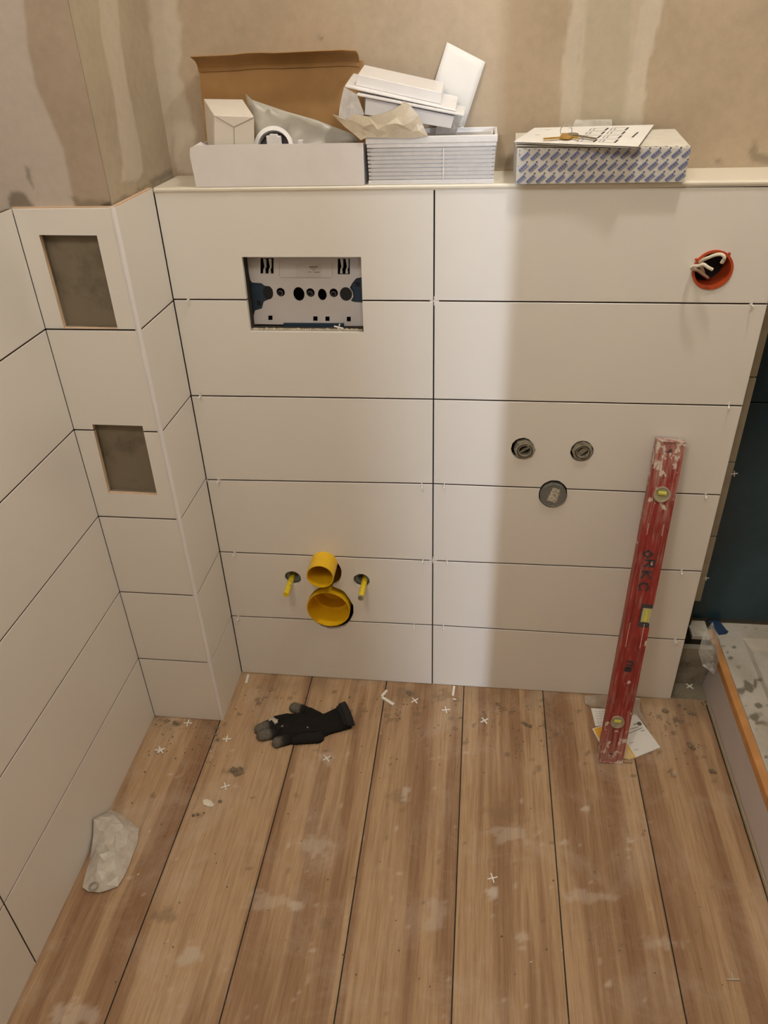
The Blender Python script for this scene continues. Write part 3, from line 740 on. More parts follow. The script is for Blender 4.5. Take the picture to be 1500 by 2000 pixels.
bm = bmesh.new(); disc(bm, (c.x, -0.0040, c.z), (0, 1, 0), r * 0.77, 0.004, 40); obj('cap', bm, DGREY, t)
bm = bmesh.new(); q = [W(*p, -0.0043) for p in ((1080, 952), (1094, 957), (1086, 983), (1068, 977))]; hexa(bm, [(p.x, -0.0046, p.z) for p in q] + [(p.x, -0.0041, p.z) for p in q])
st = obj('sticker', bm, dirty('worn_label', (0.60, 0.56, 0.48), (0.26, 0.21, 0.16), 0.7, 320, 0.45, 0.6), t); st['label'] = 'worn pale sticker'

def big_pipe(i, label, cpx, rad, length, step=False, tilt=(0, 0)):
    cx, cz = center(i)
    t = thing('waste_pipe', label, 'pipe', (cx, 0, cz - rad))
    c1 = W(*cpx, -length); ins = Vector((c1.x - tilt[0], 0.095, c1.z - tilt[1]))
    bm = bmesh.new(); pipe(bm, ins, c1, rad, rad - 0.0018, 56)
    obj('pipe_body', bm, YELL, t, False)
    for f in t.children[0].data.polygons: f.use_smooth = True
    m = t.children[0].modifiers.new('es', 'EDGE_SPLIT'); m.split_angle = 0.6
    bm = bmesh.new(); ax = (c1 - ins).normalized()
    if step:
        pipe(bm, ins + ax * 0.012, ins + ax * 0.045, rad - 0.002, rad - 0.010, 48); disc(bm, ins + ax * 0.008, ax, rad - 0.002, 0.004, 40)
    else:
        pipe(bm, ins + ax * 0.03, ins + ax * 0.05, rad - 0.0019, rad - 0.0045, 48); disc(bm, ins + ax * 0.012, ax, rad - 0.002, 0.004, 40)
    obj('inner_collar', bm, YELL, t)
    return t
# visible rim centres and sizes: small (625,1125) , large (643,1190)
rr = abs(W(651, 1126, -0.055).x - W(598.5, 1126, -0.055).x) / 2
big_pipe(5, 'smaller upper yellow pipe stub sticking out of the tiled wall', (625, 1126.5), rr, 0.055)
rr2 = abs(W(682.5, 1190, -0.011).x - W(599, 1190, -0.011).x) / 2
big_pipe(4, 'larger lower yellow waste pipe socket low in the tiled wall', (641, 1190.5), rr2, 0.009, True)
def rod(i, label, tip, rad, ln, broken):
    cx, cz = center(i)
    t = thing('mounting_rod', label, 'mounting rod', (cx, 0, cz - 0.02), 'yellow sleeved mounting rods')
    p1 = W(*tip, -ln)
    bm = bmesh.new(); a0 = Vector((p1.x, 0.09, p1.z)); ax = Vector((0, -1, 0))
    tube(bm, [a0, p1 - ax * 0.0], rad, 18); o = obj('sleeve', bm, YELLD, t)
    bm = bmesh.new(); pipe(bm, p1 + Vector((0, 0.0005, 0)), p1 + ax * (0.006 if broken else 0.0012), rad * 0.98, rad * 0.6, 16); obj('rod_end', bm, METAL if broken else YELLD, t)
    bm = bmesh.new(); pipe(bm, (cx, 0.012, cz), (cx, 0.05, cz), hs[i][2] * 0.99, hs[i][2] * 0.5, 24); obj('sealing_ring', bm, DGREY, t)
    return t
rod(6, 'left yellow mounting rod beside the yellow pipes', (558.5, 1161), 0.0068, 0.05, False)
rod(7, 'right yellow mounting rod with a dented grey tip', (705, 1166), 0.0068, 0.052, True)

# ------------------------------------------------------------------ red socket box and cables
cx, cz = center(3); r = hs[3][2]; rzz = hs[3][3]
t = thing('socket_box', 'round orange-red electrical wall box at the upper right of the tiles', 'socket box', (cx, 0, cz - rzz))
bm = bmesh.new(); pipe(bm, (cx, 0.055, cz), (cx, -0.003, cz), rzz * 1.03, rzz * 0.90, 40); obj('ring', bm, REDB, t, True)
t.children[0].modifiers.new('es', 'EDGE_SPLIT').split_angle = 0.6
bm = bmesh.new(); disc(bm, (cx, 0.046, cz), (0, 1, 0), rzz * 0.9, 0.002, 32); obj('back', bm, BLACK, t)
for a in (0.9, 2.6):
    bm = bmesh.new(); p = Vector((cx + math.cos(a) * rzz * 1.08, -0.001, cz + math.sin(a) * rzz * 1.08)); bmesh.ops.create_icosphere(bm, subdivisions=1, radius=0.0028, matrix=Matrix.Translation(p)); obj('lug', bm, REDB, t)
def s7(q): return (1280 + q[0] * 220 / 1500, 440 + q[1] * 260 / 1773)
def cable(pts, label, rad):
    P = [W(*s7(q[:2]), q[2]) for q in pts]
    # smooth the path
    S = []
    for i in range(len(P) - 1):
        p0, p1, p2, p3 = P[max(i - 1, 0)], P[i], P[i + 1], P[min(i + 2, len(P) - 1)]
        for k in range(6):
            u = k / 6; S.append(0.5 * ((2 * p1) + (p2 - p0) * u + (2 * p0 - 5 * p1 + 4 * p2 - p3) * u * u + (3 * p1 - p0 - 3 * p2 + p3) * u ** 3))
    S.append(P[-1])
    bm = bmesh.new(); tube(bm, S, rad, 10, flat=0.75); o = obj('electric_cable', bm, WIRE, None, True)
    return tag(o, label, 'cable', 'cables in the red wall box')
cable([(700, 700, 0.03), (560, 600, 0.01), (490, 580, -0.015), (510, 545, -0.022), (580, 540, -0.03), (640, 520, -0.034), (700, 560, -0.036), (760, 590, -0.036)], 'cream cable looping out of the lower left of the red wall box', 0.0038)
cable([(640, 640, 0.03), (600, 510, 0.0), (640, 460, -0.012), (710, 430, -0.022), (800, 395, -0.028), (880, 390, -0.032), (920, 430, -0.034), (885, 500, -0.03)], 'cream cable arching across the upper rim of the red wall box', 0.0038)

# ------------------------------------------------------------------ things on the ledge
ZL = 1.2148
def H(front, y0, y1, back=None):           # hexahedron from four front pixels (BL,BR,TR,TL) at depth y0 and matching back points
    f = [W(*q, y0) for q in front]
    if back is None: b = [Vector((p.x, y1, p.z)) for p in f]
    else: b = [W(*q, y1) for q in back]
    return [f[0], f[1], b[1], b[0], f[3], f[2], b[2], b[3]]
# open cardboard box with raised brown lid
cb = thing('cardboard_box', 'open white cardboard box with raised brown lid on the ledge', 'cardboard box', (-0.276, 0.05, ZL))
bx0, bx1 = -0.4285, -0.1225; by0, by1 = -0.002, 0.112; bz1 = 1.2825
def quadbox(bm, pts, th, nrm):             # thin panel
    n = Vector(nrm) * th; P = [Vector(p) for p in pts]; hexa(bm, P + [p + n for p in P])
bm = bmesh.new()
zt1 = [W(375, 284, by0).z, W(712, 279, by0).z]
outline = [(bx0, ZL), (bx1, ZL), (bx1 + 0.001, zt1[1]), (bx0 + 0.012, zt1[0]), (bx0 - 0.0005, zt1[0] - 0.004), (bx0 - 0.003, zt1[0] - 0.016)]
plate(bm, outline, [], lambda u, v, d: (u, by0 + d, v), 0.002); obj('front_panel', bm, CARDW, cb)
for x in (bx0, bx1 - 0.002):
    bm = bmesh.new(); box(bm, (x, by0 + 0.002, ZL), (x + 0.002, by1, bz1 - 0.004)); obj('side_panel', bm, CARDW, cb)
bm = bmesh.new(); box(bm, (bx0 + 0.002, by0 + 0.002, ZL), (bx1 - 0.002, by1, ZL + 0.002)); box(bm, (bx0 + .002, by1 - 0.002, ZL + .002), (bx1 - .002, by1, bz1)); obj('base', bm, CARDB, cb)
bm = bmesh.new()
lp = [W(400, 290, 0.112), W(704, 285, 0.112), W(708, 140, 0.116), W(703, 116, 0.117), W(390, 125, 0.117), W(388, 140, 0.116)]
lp = [W(404, 300, 0.1135), W(712, 296, 0.1135), W(709, 118, 0.118), W(388, 128, 0.118)]
hexa(bm, [lp[0], lp[1], lp[1] + Vector((0, .002, 0)), lp[0] + Vector((0, .002, 0)), lp[3], lp[2], lp[2] + Vector((0, .002, 0)), lp[3] + Vector((0, .002, 0))])
obj('lid', bm, CARDB, cb)['label'] = 'brown inside of the raised lid'
bm = bmesh.new()   # rolled front flap at the top of the lid
secs = []
for k in range(13):
    t = k / 12; x_ = 386 + t * (702 - 386) 
    yb_ = 124 - t * 14 - (2 if 3 < k < 6 else 0); rr_ = 1.0
    if t > 0.93: yb_ += 3
    a = W(x_, yb_, 0.117); prof2 = [(0.0, -0.010), (-0.0005, -0.003), (-0.004, 0.003), (-0.012, 0.009), (-0.024, 0.0125), (-0.036, 0.0155), (-0.0365, 0.0143), (-0.024, 0.0108), (-0.0125, 0.0072), (-0.0052, 0.0015), (-0.0022, -0.004), (-0.002, -0.010)]
    secs.append([bm.verts.new((a.x, 0.1165 + dy, a.z + dz - 0.003)) for dy, dz in prof2])
for A_, B_ in zip(secs, secs[1:]):
    for i in range(12): bm.faces.new((A_[i], A_[(i + 1) % 12], B_[(i + 1) % 12], B_[i]))
bm.faces.new(secs[0][::-1]); bm.faces.new(secs[-1]); obj('lid_flap', bm, CARDB, cb)
bm = bmesh.new(); q = [W(374, 288, 0.0), W(392, 277, 0.02), W(408, 285, 0.03), W(392, 287, 0.005)]
v = [bm.verts.new(p) for p in q]; bm.faces.new(v); o = obj('corner_tab', bm, CARDW, cb); o.modifiers.new('s', 'SOLIDIFY').thickness = 0.0012

# small carton
sc_ = thing('small_carton', 'small white closed carton standing in the cardboard box', 'carton', (-0.38, 0.05, 1.22))
f = [W(419, 300, 0.012), W(497, 300, 0.012), W(496.5, 228, 0.006), W(418, 225, 0.006)]
b = [W(407, 300, 0.085), W(480, 300, 0.085), W(474, 194, 0.095), W(398, 193, 0.095)]
bm = bmesh.new(); hexa(bm, [f[0], f[1], b[1], b[0], f[3], f[2], b[2], b[3]], 0.0008); obj('carton_body', bm, mat('warm_white_card', (0.82, 0.76, 0.68), 0.6, 0.02), sc_)
bm = bmesh.new()
def FC(px, py): 
    t_ = (py - 225) / 75; return W(px, py, 0.006 + 0.006 * t_ - 0.0006)
for a_, b_ in (((418, 226), (457, 248)), ((457, 248), (496, 229)), ((457, 248), (458, 290))):
    A_, B_ = FC(*a_), FC(*b_); tube(bm, [A_, B_], 0.0005, 5)
obj('flap_seam', bm, mat('seam', (0.3, 0.26, 0.22), 0.8), sc_)

# grey plastic sleeve leaning in the box
pts = [W(480, 183, 0.06), W(492, 195, 0.055), W(560, 218, 0.06), W(620, 235, 0.07), W(690, 262, 0.08), W(705, 283, 0.09), W(640, 300, 0.06), W(560, 300, 0.05), W(502, 300, 0.045), W(498, 262, 0.045), W(497, 228, 0.05), W(484, 205, 0.062)]
tag(crumple('plastic_sleeve', pts, FILMG, None, 0.004, 0.012, 11, 0.004, smooth=True), 'grey translucent plastic sleeve leaning inside the cardboard box', 'plastic sleeve')
# white ring cap
c = W(535, 289, 0.03)
t = thing('round_cap', 'white round cap with hollow centre lying in the cardboard box', 'cap', (c.x, c.y, ZL + 0.01))
rad = abs(W(573, 289, 0.03).x - W(497, 289, 0.03).x) / 2
bm = bmesh.new(); ax = Vector((0.05, -0.9, 0.35)).normalized(); pipe(bm, c + ax * -0.014, c + ax * 0.004, rad, rad * 0.80, 40); obj('cap_ring', bm, WHITE, t)
bm = bmesh.new(); disc(bm, c - ax * 0.014, ax, rad * 0.81, 0.002, 32); obj('cap_bottom', bm, INK, t)
bm = bmesh.new()
for k in range(4):
    an = 0.9 + k * 0.42; p = c - ax * 0.008 + Vector((math.cos(an), 0, math.sin(an))) * rad * 0.45
    box(bm, p - Vector((0.004, 0.004, 0.009)), p + Vector((0.004, 0.004, 0.009)), 0.001)
obj('cap_insert', bm, WHITE, t)
bm = bmesh.new(); a = W(588, 291, 0.02); box(bm, (a.x - 0.004, 0.016, a.z - 0.03), (a.x + 0.005, 0.026, W(590, 273, 0.02).z), 0.001); tag(obj('white_peg', bm, WHITE), 'tiny white peg beside the round cap in the cardboard box', 'peg')

# ribbed white plastic box in film
wb = thing('ribbed_plastic_box', 'white ribbed plastic box wrapped in clear film on the ledge', 'plastic box', (-0.006, 0.05, ZL))
wx0, wx1, wy0, wy1 = -0.1145, 0.1015, 0.0, 0.112
def ring_(bm, x0, x1, y0, y1, z0, z1, wall=0.003, bev=0.0):
    box(bm, (x0, y0, z0), (x1, y0 + wall, z1), bev); box(bm, (x0, y1 - wall, z0), (x1, y1, z1), bev)
    box(bm, (x0, y0 + wall, z0), (x0 + wall, y1 - wall, z1), bev); box(bm, (x1 - wall, y0 + wall, z0), (x1, y1 - wall, z1), bev)
bm = bmesh.new(); ring_(bm, wx0 + 0.0035, wx1 - 0.0035, wy0 + 0.0071, wy1 - 0.003, ZL, 1.284); box(bm, (wx0 + 0.0066, wy0 + 0.0102, ZL), (wx1 - 0.006, wy1 - 0.006, ZL + 0.003)); obj('inner_wall', bm, WHITE, wb)
for k in range(9):
    z = ZL + 0.0085 + k * 0.00635
    bm = bmesh.new()
    s = 0.0002 * k
    for (x0_, x1_, y_, d_) in ((wx0 - s, wx1 + s, wy0, 1),):
        hexa(bm, [(x0_, y_ + 0.0024, z - 0.0002), (x1_, y_ + 0.0024, z - 0.0002), (x1_ - .001, y_ + 0.007, z - 0.0002), (x0_ + .001, y_ + 0.007, z - 0.0002), (x0_, y_, z + 0.0042), (x1_, y_, z + 0.0042), (x1_ - .001, y_ + 0.007, z + 0.0042), (x0_ + .001, y_ + 0.007, z + 0.0042)])
    box(bm, (wx0 - s, wy0 + 0.0071, z), (wx0 + 0.0034, wy1, z + 0.0042)); box(bm, (wx1 - 0.0034, wy0 + 0.0071, z), (wx1 + s, wy1, z + 0.0042))
    obj('rib', bm, WHITE, wb)
bm = bmesh.new(); ring_(bm, wx0 - 0.001, wx1 + 0.001, wy0 - 0.0005, wy1, ZL, ZL + 0.0068, 0.004, 0.0006); obj('base_rim', bm, WHITE, wb)
bm = bmesh.new(); ring_(bm, wx0 - 0.003, wx1 + 0.004, wy0 - 0.002, wy1 + 0.001, 1.2795, 1.2905, 0.005, 0.0008); ring_(bm, wx0 - 0.0015, wx1 + 0.0025, wy0 - 0.0008, wy1, 1.2735, 1.2792, 0.004, 0.0006); obj('top_rim', bm, WHITE, wb)
bm = bmesh.new(); box(bm, (0.0145, wy0 - 0.0012, ZL + 0.006), (0.0165, wy0 - 0.0004, 1.272)); obj('seam_highlight', bm, WHITE, wb)  # opaque white strip paints the highlight along the film seam
crumple('film_wrap', [(wx0 + 0.004, wy0 - 0.0035, ZL + 0.003), (wx1 - 0.001, wy0 - 0.0035, ZL + 0.002), (wx1 + 0.005, wy0 - 0.0045, 1.289), (wx0 + 0.01, wy0 - 0.0045, 1.287)], film('wrap', (0.95, 0.95, 0.95), 0.05, 0.05, 0.25, 14), wb, 0.0012, 0.012, 3, 0.0, 0.0002)

# two white panels lying tilted on the ribbed box
def tilted(name, label, parts):
    t = thing(name, label, 'access panel', tuple(W(790, 230, 0.05)), 'white plastic panels on the ribbed box')
    for nm, fpx, y0, y1, dz in parts:
        f = [W(*q, y0) for q in fpx]; b = [p + Vector((0, y1 - y0, dz)) for p in f]
        bm = bmesh.new(); hexa(bm, [f[0], f[1], b[1], b[0], f[3], f[2], b[2], b[3]], 0.0008); obj(nm, bm, WHITE, t)
    return t
tilted('access_panel', 'upper white plastic panel, turned over with its raised block on top', [
    ('raised_block', [(694, 167), (862, 204), (863, 181), (699, 145)], 0.015, 0.095, 0.010),
    ('flange', [(673, 171), (890, 218), (890, 214), (674, 166)], 0.004, 0.100, 0.012)])
tilted('access_panel', 'lower white plastic panel, block hanging down under its wide flange', [
    ('flange', [(696, 187), (906, 228), (907, 223), (697, 182)], -0.004, 0.09, 0.003),
    ('raised_block', [(712, 224), (881, 251), (888, 227), (714, 191)], 0.004, 0.08, 0.002)])
bm = bmesh.new(); pts = [W(*q, -0.001) for q in ((700, 188), (694, 184), (688, 186), (687, 192), (692, 197), (698, 199))]; tube(bm, pts, 0.0008, 6)
tag(obj('wire_hook', bm, INK), 'small dark wire hook at the left end of the tilted white panels', 'wire hook')
pts = [W(672, 170, 0.0), W(697, 184, -0.004), W(712, 224, -0.002), W(660, 236, 0.0), W(664, 205, 0.0)]
tag(crumple('panel_film', pts, film('panel_film', (0.85, 0.84, 0.84), 0.55, 0.15, 0.5), None, 0.002, 0.01, 21), 'loose clear film at the left end of the tilted white panels', 'plastic film')
pts = [W(888, 226, -0.003), W(906, 227, -0.004), W(903, 250, -0.002), W(884, 252, 0.0)]
tag(crumple('panel_film', pts, FILMC, None, 0.002, 0.006, 22), 'loose clear film at the right end of the lower white panel', 'plastic film')
pts = [W(650, 224, 0.0), W(658, 226, -0.004), W(676, 234, -0.006), W(692, 223, -0.008), W(720, 228, -0.012), W(748, 222, -0.012), W(765, 216, -0.012), W(785, 203, -0.010), W(788, 197, -0.010), W(800, 204, -0.010), W(818, 226, -0.008), W(836, 266, -0.004), W(800, 270, -0.006), W(760, 269, -0.006), W(716, 268, -0.006), W(705, 274, -0.006), W(692, 262, -0.004), W(674, 248, -0.002)]
tag(crumple('plastic_bag', pts, FILMB, None, 0.005, 0.013, 8, 0.006, normal=(0, -1, 0)), 'crumpled beige translucent bag on the left of the ribbed box', 'plastic bag')
pts = [W(860, 215, 0.06), W(890, 197, 0.06), W(893, 218, 0.05), W(905, 222, 0.05), W(890, 262, 0.05), W(850, 262, 0.06)]
tag(crumple('plastic_bag', pts, FILMM, None, 0.004, 0.012, 18, 0.003), 'pale film bunched behind the right end of the tilted panels', 'plastic bag')
# white sheet leaning on the wall
bm = bmesh.new(); q = [W(835, 205, 0.118), W(905, 252, 0.112), W(948, 121, 0.122), W(873, 82, 0.123)]
nn = 8; G = {}
for i in range(nn + 1):
    for j in range(nn + 1):
        u, v = i / nn, j / nn; p = (q[0] * (1 - u) + q[1] * u) * (1 - v) + (q[3] * (1 - u) + q[2] * u) * v
        G[i, j] = bm.verts.new(p + Vector((0, -0.006 * math.sin(v * PI) * (1 - 0.4 * u), 0)))
for i in range(nn):
    for j in range(nn): bm.faces.new((G[i, j], G[i + 1, j], G[i + 1, j + 1], G[i, j + 1]))
o = obj('paper_sheet', bm, PAPER, None, True); o.modifiers.new('s', 'SOLIDIFY').thickness = 0.0006
tag(o, 'plain white paper sheet leaning on the wall behind the tilted panels', 'paper')

# patterned box
pb = thing('patterned_box', 'flat cardboard box with blue repeated print on the ledge', 'cardboard box', (0.28, 0.05, ZL))
y0 = -0.016
f = [W(1007, 364, y0), W(1336, 363.5, y0), W(1349, 288, y0), W(1010, 289, y0)]
for p in f[:2]: p.z = ZL + 0.0004
bb = [Vector((f[0].x - 0.001, 0.116, ZL + 0.0004)), Vector((f[1].x, 0.116, ZL + 0.0004)), Vector((f[2].x - 0.002, 0.116, f[2].z)), Vector((f[3].x - 0.001, 0.116, f[3].z))]
bm = bmesh.new(); hexa(bm, [f[0], f[1], bb[1], bb[0], f[3], f[2], bb[2], bb[3]], 0.0006); obj('box_body', bm, mat('box_card', (0.64, 0.62, 0.58), 0.6, 0.05, 40), pb)
# lid lifted at the back
lf = [W(1007, 286, y0 + 0.001), W(1349, 289, y0 + 0.001), W(1318, 254, 0.112), W(1007, 262, 0.112)]
bm = bmesh.new(); hexa(bm, lf + [p + Vector((0, 0, 0.0018)) for p in lf]); obj('box_lid', bm, mat('box_lid_card', (0.66, 0.62, 0.54), 0.7, 0.06, 50), pb)
bm = bmesh.new(); bm2 = bmesh.new()
def FP(u, v):                               # u along the front in metres, v up
    X = f[0].x + u; t_ = v / (f[3].z - f[0].z); return Vector((X + t_ * 0.002, y0 - 0.0004, f[0].z + v))
Wd = f[1].x - f[0].x - 0.001; Hh = f[3].z - f[0].z - 0.001; pit = 0.0162; rp = 0.0178
def lp(bm_, c, pts):                        # rotated 42 deg about its centre, clipped to the face
    an = math.radians(43); P = []
    for (a, b) in pts:
        u = c[0] + a * math.cos(an) - b * math.sin(an); v_ = c[1] + a * math.sin(an) + b * math.cos(an)
        P.append((u, v_))
    def clip(P, f_in, inter):
        R_ = []
        for i in range(len(P)):
            a, b = P[i - 1], P[i]
            if f_in(b):
                if not f_in(a): R_.append(inter(a, b))
                R_.append(b)
            elif f_in(a): R_.append(inter(a, b))
        return R_
    for ax_, lim, sg in ((0, 0.001, 1), (0, Wd, -1), (1, 0.001, 1), (1, Hh, -1)):
        P = clip(P, lambda p: (p[ax_] - lim) * sg >= 0, lambda a, b: tuple(a[k] + (b[k] - a[k]) * ((lim - a[ax_]) / (b[ax_] - a[ax_])) for k in (0, 1)))
        if len(P) < 3: return
    try: bm_.faces.new([bm_.verts.new(FP(*p)) for p in P])
    except ValueError: pass
for r_i in range(-1, 4):
    for k in range(-1, 20):
        c = (0.008 + k * pit + r_i * 0.0016, 0.0085 + r_i * rp)
        lp(bm, c, [(-0.0085, -0.0026), (0.0078, -0.0026), (0.0078, 0.0026), (-0.0085, 0.0026)])
        for q in range(4): lp(bm2, c, [(-0.0072 + q * 0.0037, -0.0017), (-0.0058 + q * 0.0037, -0.0017), (-0.005 + q * 0.0037, 0.0017), (-0.0064 + q * 0.0037, 0.0017)])
        lp(bm2, c, [(-0.0075, -0.0042), (0.008, -0.0046), (0.008, -0.0036), (-0.0075, -0.0034)])
        lp(bm2, c, [(0.0085, 0.0008), (0.0112, 0.0008), (0.0112, 0.0034), (0.0085, 0.0034)])
o = obj('printed_mark', bm, BLUEI, pb)
for v in bm2.verts: v.co.y -= 0.0002
obj('print_detail', bm2, BLUED, o)

# clear plastic pack behind
pts = [W(1120, 252, 0.118), W(1120, 244, 0.118), W(1124, 234, 0.12), W(1195, 233, 0.12), W(1196, 252, 0.118)]
tag(crumple('clear_plastic_pack', pts, film('clear_pack', (0.9, 0.88, 0.82), 0.45, 0.1, 0.8, 60), None, 0.002, 0.008, 31), 'small clear plastic pack propped behind the instruction sheet', 'plastic pack')

# instruction sheets
LN = (lf[2] - lf[1]).cross(lf[0] - lf[1]).normalized()
if LN.z < 0: LN = -LN
def onlid(px, py, lift=0.004):
    o_ = lf[0] + LN * lift; d = Rm @ Vector(((px - 750) / F, 1, (1000 - py) / F)); return CAM + d * ((o_ - CAM).dot(LN) / d.dot(LN))
ins = thing('instruction_sheets', 'folded instruction sheets with black line drawings on the patterned box', 'paper', tuple(onlid(1140, 265)))
for k, (cr, lift) in enumerate((([(1006, 280), (1243, 289.5), (1271, 250), (1046, 254)], 0.0045), ([(1003.5, 277.5), (1246.5, 287), (1277, 244.5), (1044, 250.5)], 0.0068))):
    Q = [onlid(*q, lift) for q in cr]
    bm = bmesh.new(); hexa(bm, Q + [p + LN * 0.0008 for p in Q]); obj('sheet', bm, PAPER, ins)
def SP3(u, v):
    p = (Q[0] * (1 - u) + Q[1] * u) * (1 - v) + (Q[3] * (1 - u) + Q[2] * u) * v; return p + LN * 0.0012
for cx_, wdt in ((0.585, 0.135), (0.755, 0.13)):
    for rr_ in range(4):
        bm = bmesh.new()
        v0 = 0.12 + rr_ * 0.205; u0, u1 = cx_ - wdt / 2 - 0.02, cx_ + wdt / 2 - 0.02
        strokes(bm, SP3, [(u0, v0, u1, v0), (u0, v0 + 0.13, u1, v0 + 0.13), (u0, v0, u0, v0 + 0.13), (u1, v0, u1, v0 + 0.13), (u0 + .03, v0, u0 + .03, v0 + .13)], 0.0009)
        strokes(bm, SP3, [(u1 - 0.004, v0, u1 + 0.004, v0 + 0.13)], 0.0030); obj('line_drawing', bm, INK, ins)
for sg_, wd_ in (((0.90, 0.38, 0.915, 0.62), 0.0026), ((0.12, 0.8, 0.16, 0.82), .0012), ((0.1, 0.45, 0.13, 0.47), .0012), ((0.3, .9, .34, .9), .0012)):
    bm = bmesh.new(); strokes(bm, SP3, [sg_], wd_); obj('printed_mark', bm, INK, ins)
# keys
def k3(u, v, lift=0.0102): return onlid(980 + u / 3.75, 200 + v / 3.75, lift)
ks = thing('key_ring', 'key ring with a brass key and a dull grey key on the sheets', 'keys', tuple(k3(470, 260)))
bm = bmesh.new(); c = k3(468, 250, 0.0090); pts = [c + Vector((math.cos(a) * 0.0095, 0.004 * math.sin(a), 0.0085 + 0.0085 * math.sin(a))) for a in [2 * PI * k / 20 for k in range(21)]]; tube(bm, pts, 0.0007, 6, False); obj('ring', bm, mat('steel', (0.45, 0.43, 0.4), 0.3, metal=0.9), ks)
def key(tip, head, r, m, label):
    A_, B_ = k3(*tip), k3(*head); d = (B_ - A_).normalized(); s = LN.cross(d)
    bm = bmesh.new()
    hexa(bm, [A_ - s * .002, A_ + s * .002, B_ + s * .0028, B_ - s * .0028] + [p + LN * 0.002 for p in (A_ - s * .002, A_ + s * .002, B_ + s * .0028, B_ - s * .0028)])
    for k in range(5): p = A_ + d * (0.003 + k * 0.0042) + s * 0.0022; bmesh.ops.create_cube(bm, size=0.0022, matrix=Matrix.Translation(p + LN * 0.001))
    disc(bm, B_ + d * r * 0.7, LN, r, 0.0026, 20); o = obj('key', bm, m, ks); o['label'] = label
key((305, 272), (440, 262), 0.0095, mat('brass', (0.60, 0.36, 0.07), 0.35, 0.1, 60, metal=0.7), 'brass key')
key((690, 270), (545, 246), 0.0095, mat('dull_nickel', (0.30, 0.25, 0.18), 0.4, 0.1, 60, metal=0.6), 'dull grey key')
key((560, 268), (480, 248), 0.0075, bpy.data.materials['brass'], 'short brass key')

# ------------------------------------------------------------------ spirit level
pb_, pt_ = W(1192, 1491.5, 0.0005, 2), W(1313, 861, -0.028)
ax = (pt_ - pb_).normalized(); LEN = (pt_ - pb_).length
wvec = (W(1340, 866, -0.028) - W(1286, 857, -0.028)); wvec -= ax * wvec.dot(ax); WID = wvec.length; xd = wvec.normalized(); yd = ax.cross(xd) 
if yd.y < 0: yd = -yd
lv = bpy.data.objects.new('spirit_level', None); C.objects.link(lv); lv.empty_display_size = 0.05
LM = Matrix((xd, yd, ax)).transposed().to_4x4(); LM.translation = pb_; lv.matrix_world = LM
tag(lv, 'worn red spirit level with paint splashes leaning on the tiled wall', 'spirit level')
bpy.context.view_layer.update()
def lobj(name, bm, m, smooth=False, parent=None):
    o = obj(name, bm, m, None, smooth); o.parent = parent or lv; return o
def level_mat():
    m, t, b = nt('worn_red_paint')
    tc = t.nodes.new('ShaderNodeTexCoord'); sep = N(t, 'ShaderNodeSeparateXYZ'); L(t, tc.outputs['Object'], sep.inputs[0])
    red = ramp(t, tex(t, 25, 5), [(0.3, (0.22, 0.024, 0.020)), (0.7, (0.33, 0.034, 0.028))])
    # streaky scratches along the length
    n1 = tex(t, 1, 5, 0.65, sc3=(160, 160, 14)); n2 = tex(t, 1, 5, 0.6, sc3=(55, 55, 40))
    # more splashes towards the two ends
    e = N(t, 'ShaderNodeMath', operation='SUBTRACT'); e.inputs[1].default_value = LEN / 2; L(t, sep.outputs[2], e.inputs[0])
    ab = N(t, 'ShaderNodeMath', operation='ABSOLUTE'); L(t, e.outputs[0], ab.inputs[0])
    mr = N(t, 'ShaderNodeMapRange'); mr.inputs[1].default_value = LEN * 0.25; mr.inputs[2].default_value = LEN * 0.5; mr.inputs[3].default_value = 0.0; mr.inputs[4].default_value = 0.16; L(t, ab.outputs[0], mr.inputs[0])
    ad = N(t, 'ShaderNodeMath', operation='ADD'); L(t, n1, ad.inputs[0]); L(t, mr.outputs[0], ad.inputs[1])
    ad2 = N(t, 'ShaderNodeMath', operation='ADD'); L(t, n2, ad2.inputs[0]); L(t, mr.outputs[0], ad2.inputs[1])
    k1 = ramp(t, ad.outputs[0], [(0.50, (0, 0, 0)), (0.72, (0.65, 0.65, 0.65))]); k2 = ramp(t, ad2.outputs[0], [(0.655, (0, 0, 0)), (0.69, (0.95, 0.95, 0.95))])
    c1 = mixc(t, k1, red, (0.50, 0.32, 0.27)); c2 = mixc(t, k2, c1, (0.66, 0.58, 0.50))
    L(t, c2, b.inputs['Base Color']); b.inputs['Roughness'].default_value = 0.45; bump(t, b, n2, 0.2, 0.0006)
    return m
RED = level_mat(); DUST = mat('plaster_dust_line', (0.60, 0.42, 0.37), 0.8, 0.2, 120)
h = WID / 2; D_ = 0.022
prof3 = [(-h, 0), (-h * .58, 0), (-h * .50, 0.003), (h * .50, 0.003), (h * .58, 0), (h, 0), (h, D_), (h * .58, D_), (h * .5, D_ - .003), (-h * .5, D_ - .003), (-h * .58, D_), (-h, D_)]
bm = bmesh.new(); plate(bm, prof3, [], lambda u, v, d: (u, v, d + 0.004), LEN - 0.008)
body = lobj('level_body', bm, RED)
body.parent = None
def lcut(poly):                             # cut through the depth; poly in (x, z)
    bm = bmesh.new(); plate(bm, poly, [], lambda u, v, d: (u, d - 0.01, v), 0.05); return obj('cutter', bm, RED)
def lz(px, py):                             # pixel on the level's front face -> local x,z
    d = Rm @ Vector(((px - 750) / F, 1, (1000 - py) / F)); p = CAM + d * ((pb_ - CAM).dot(yd) / d.dot(yd)); q = p - pb_
    return q.dot(xd), q.dot(ax)
hA, hB = lz(1309, 882), lz(1195, 1475); vA, vB = lz(1293, 966), lz(1206, 1411); nA, nB = lz(1266, 1181), lz(1256, 1226)
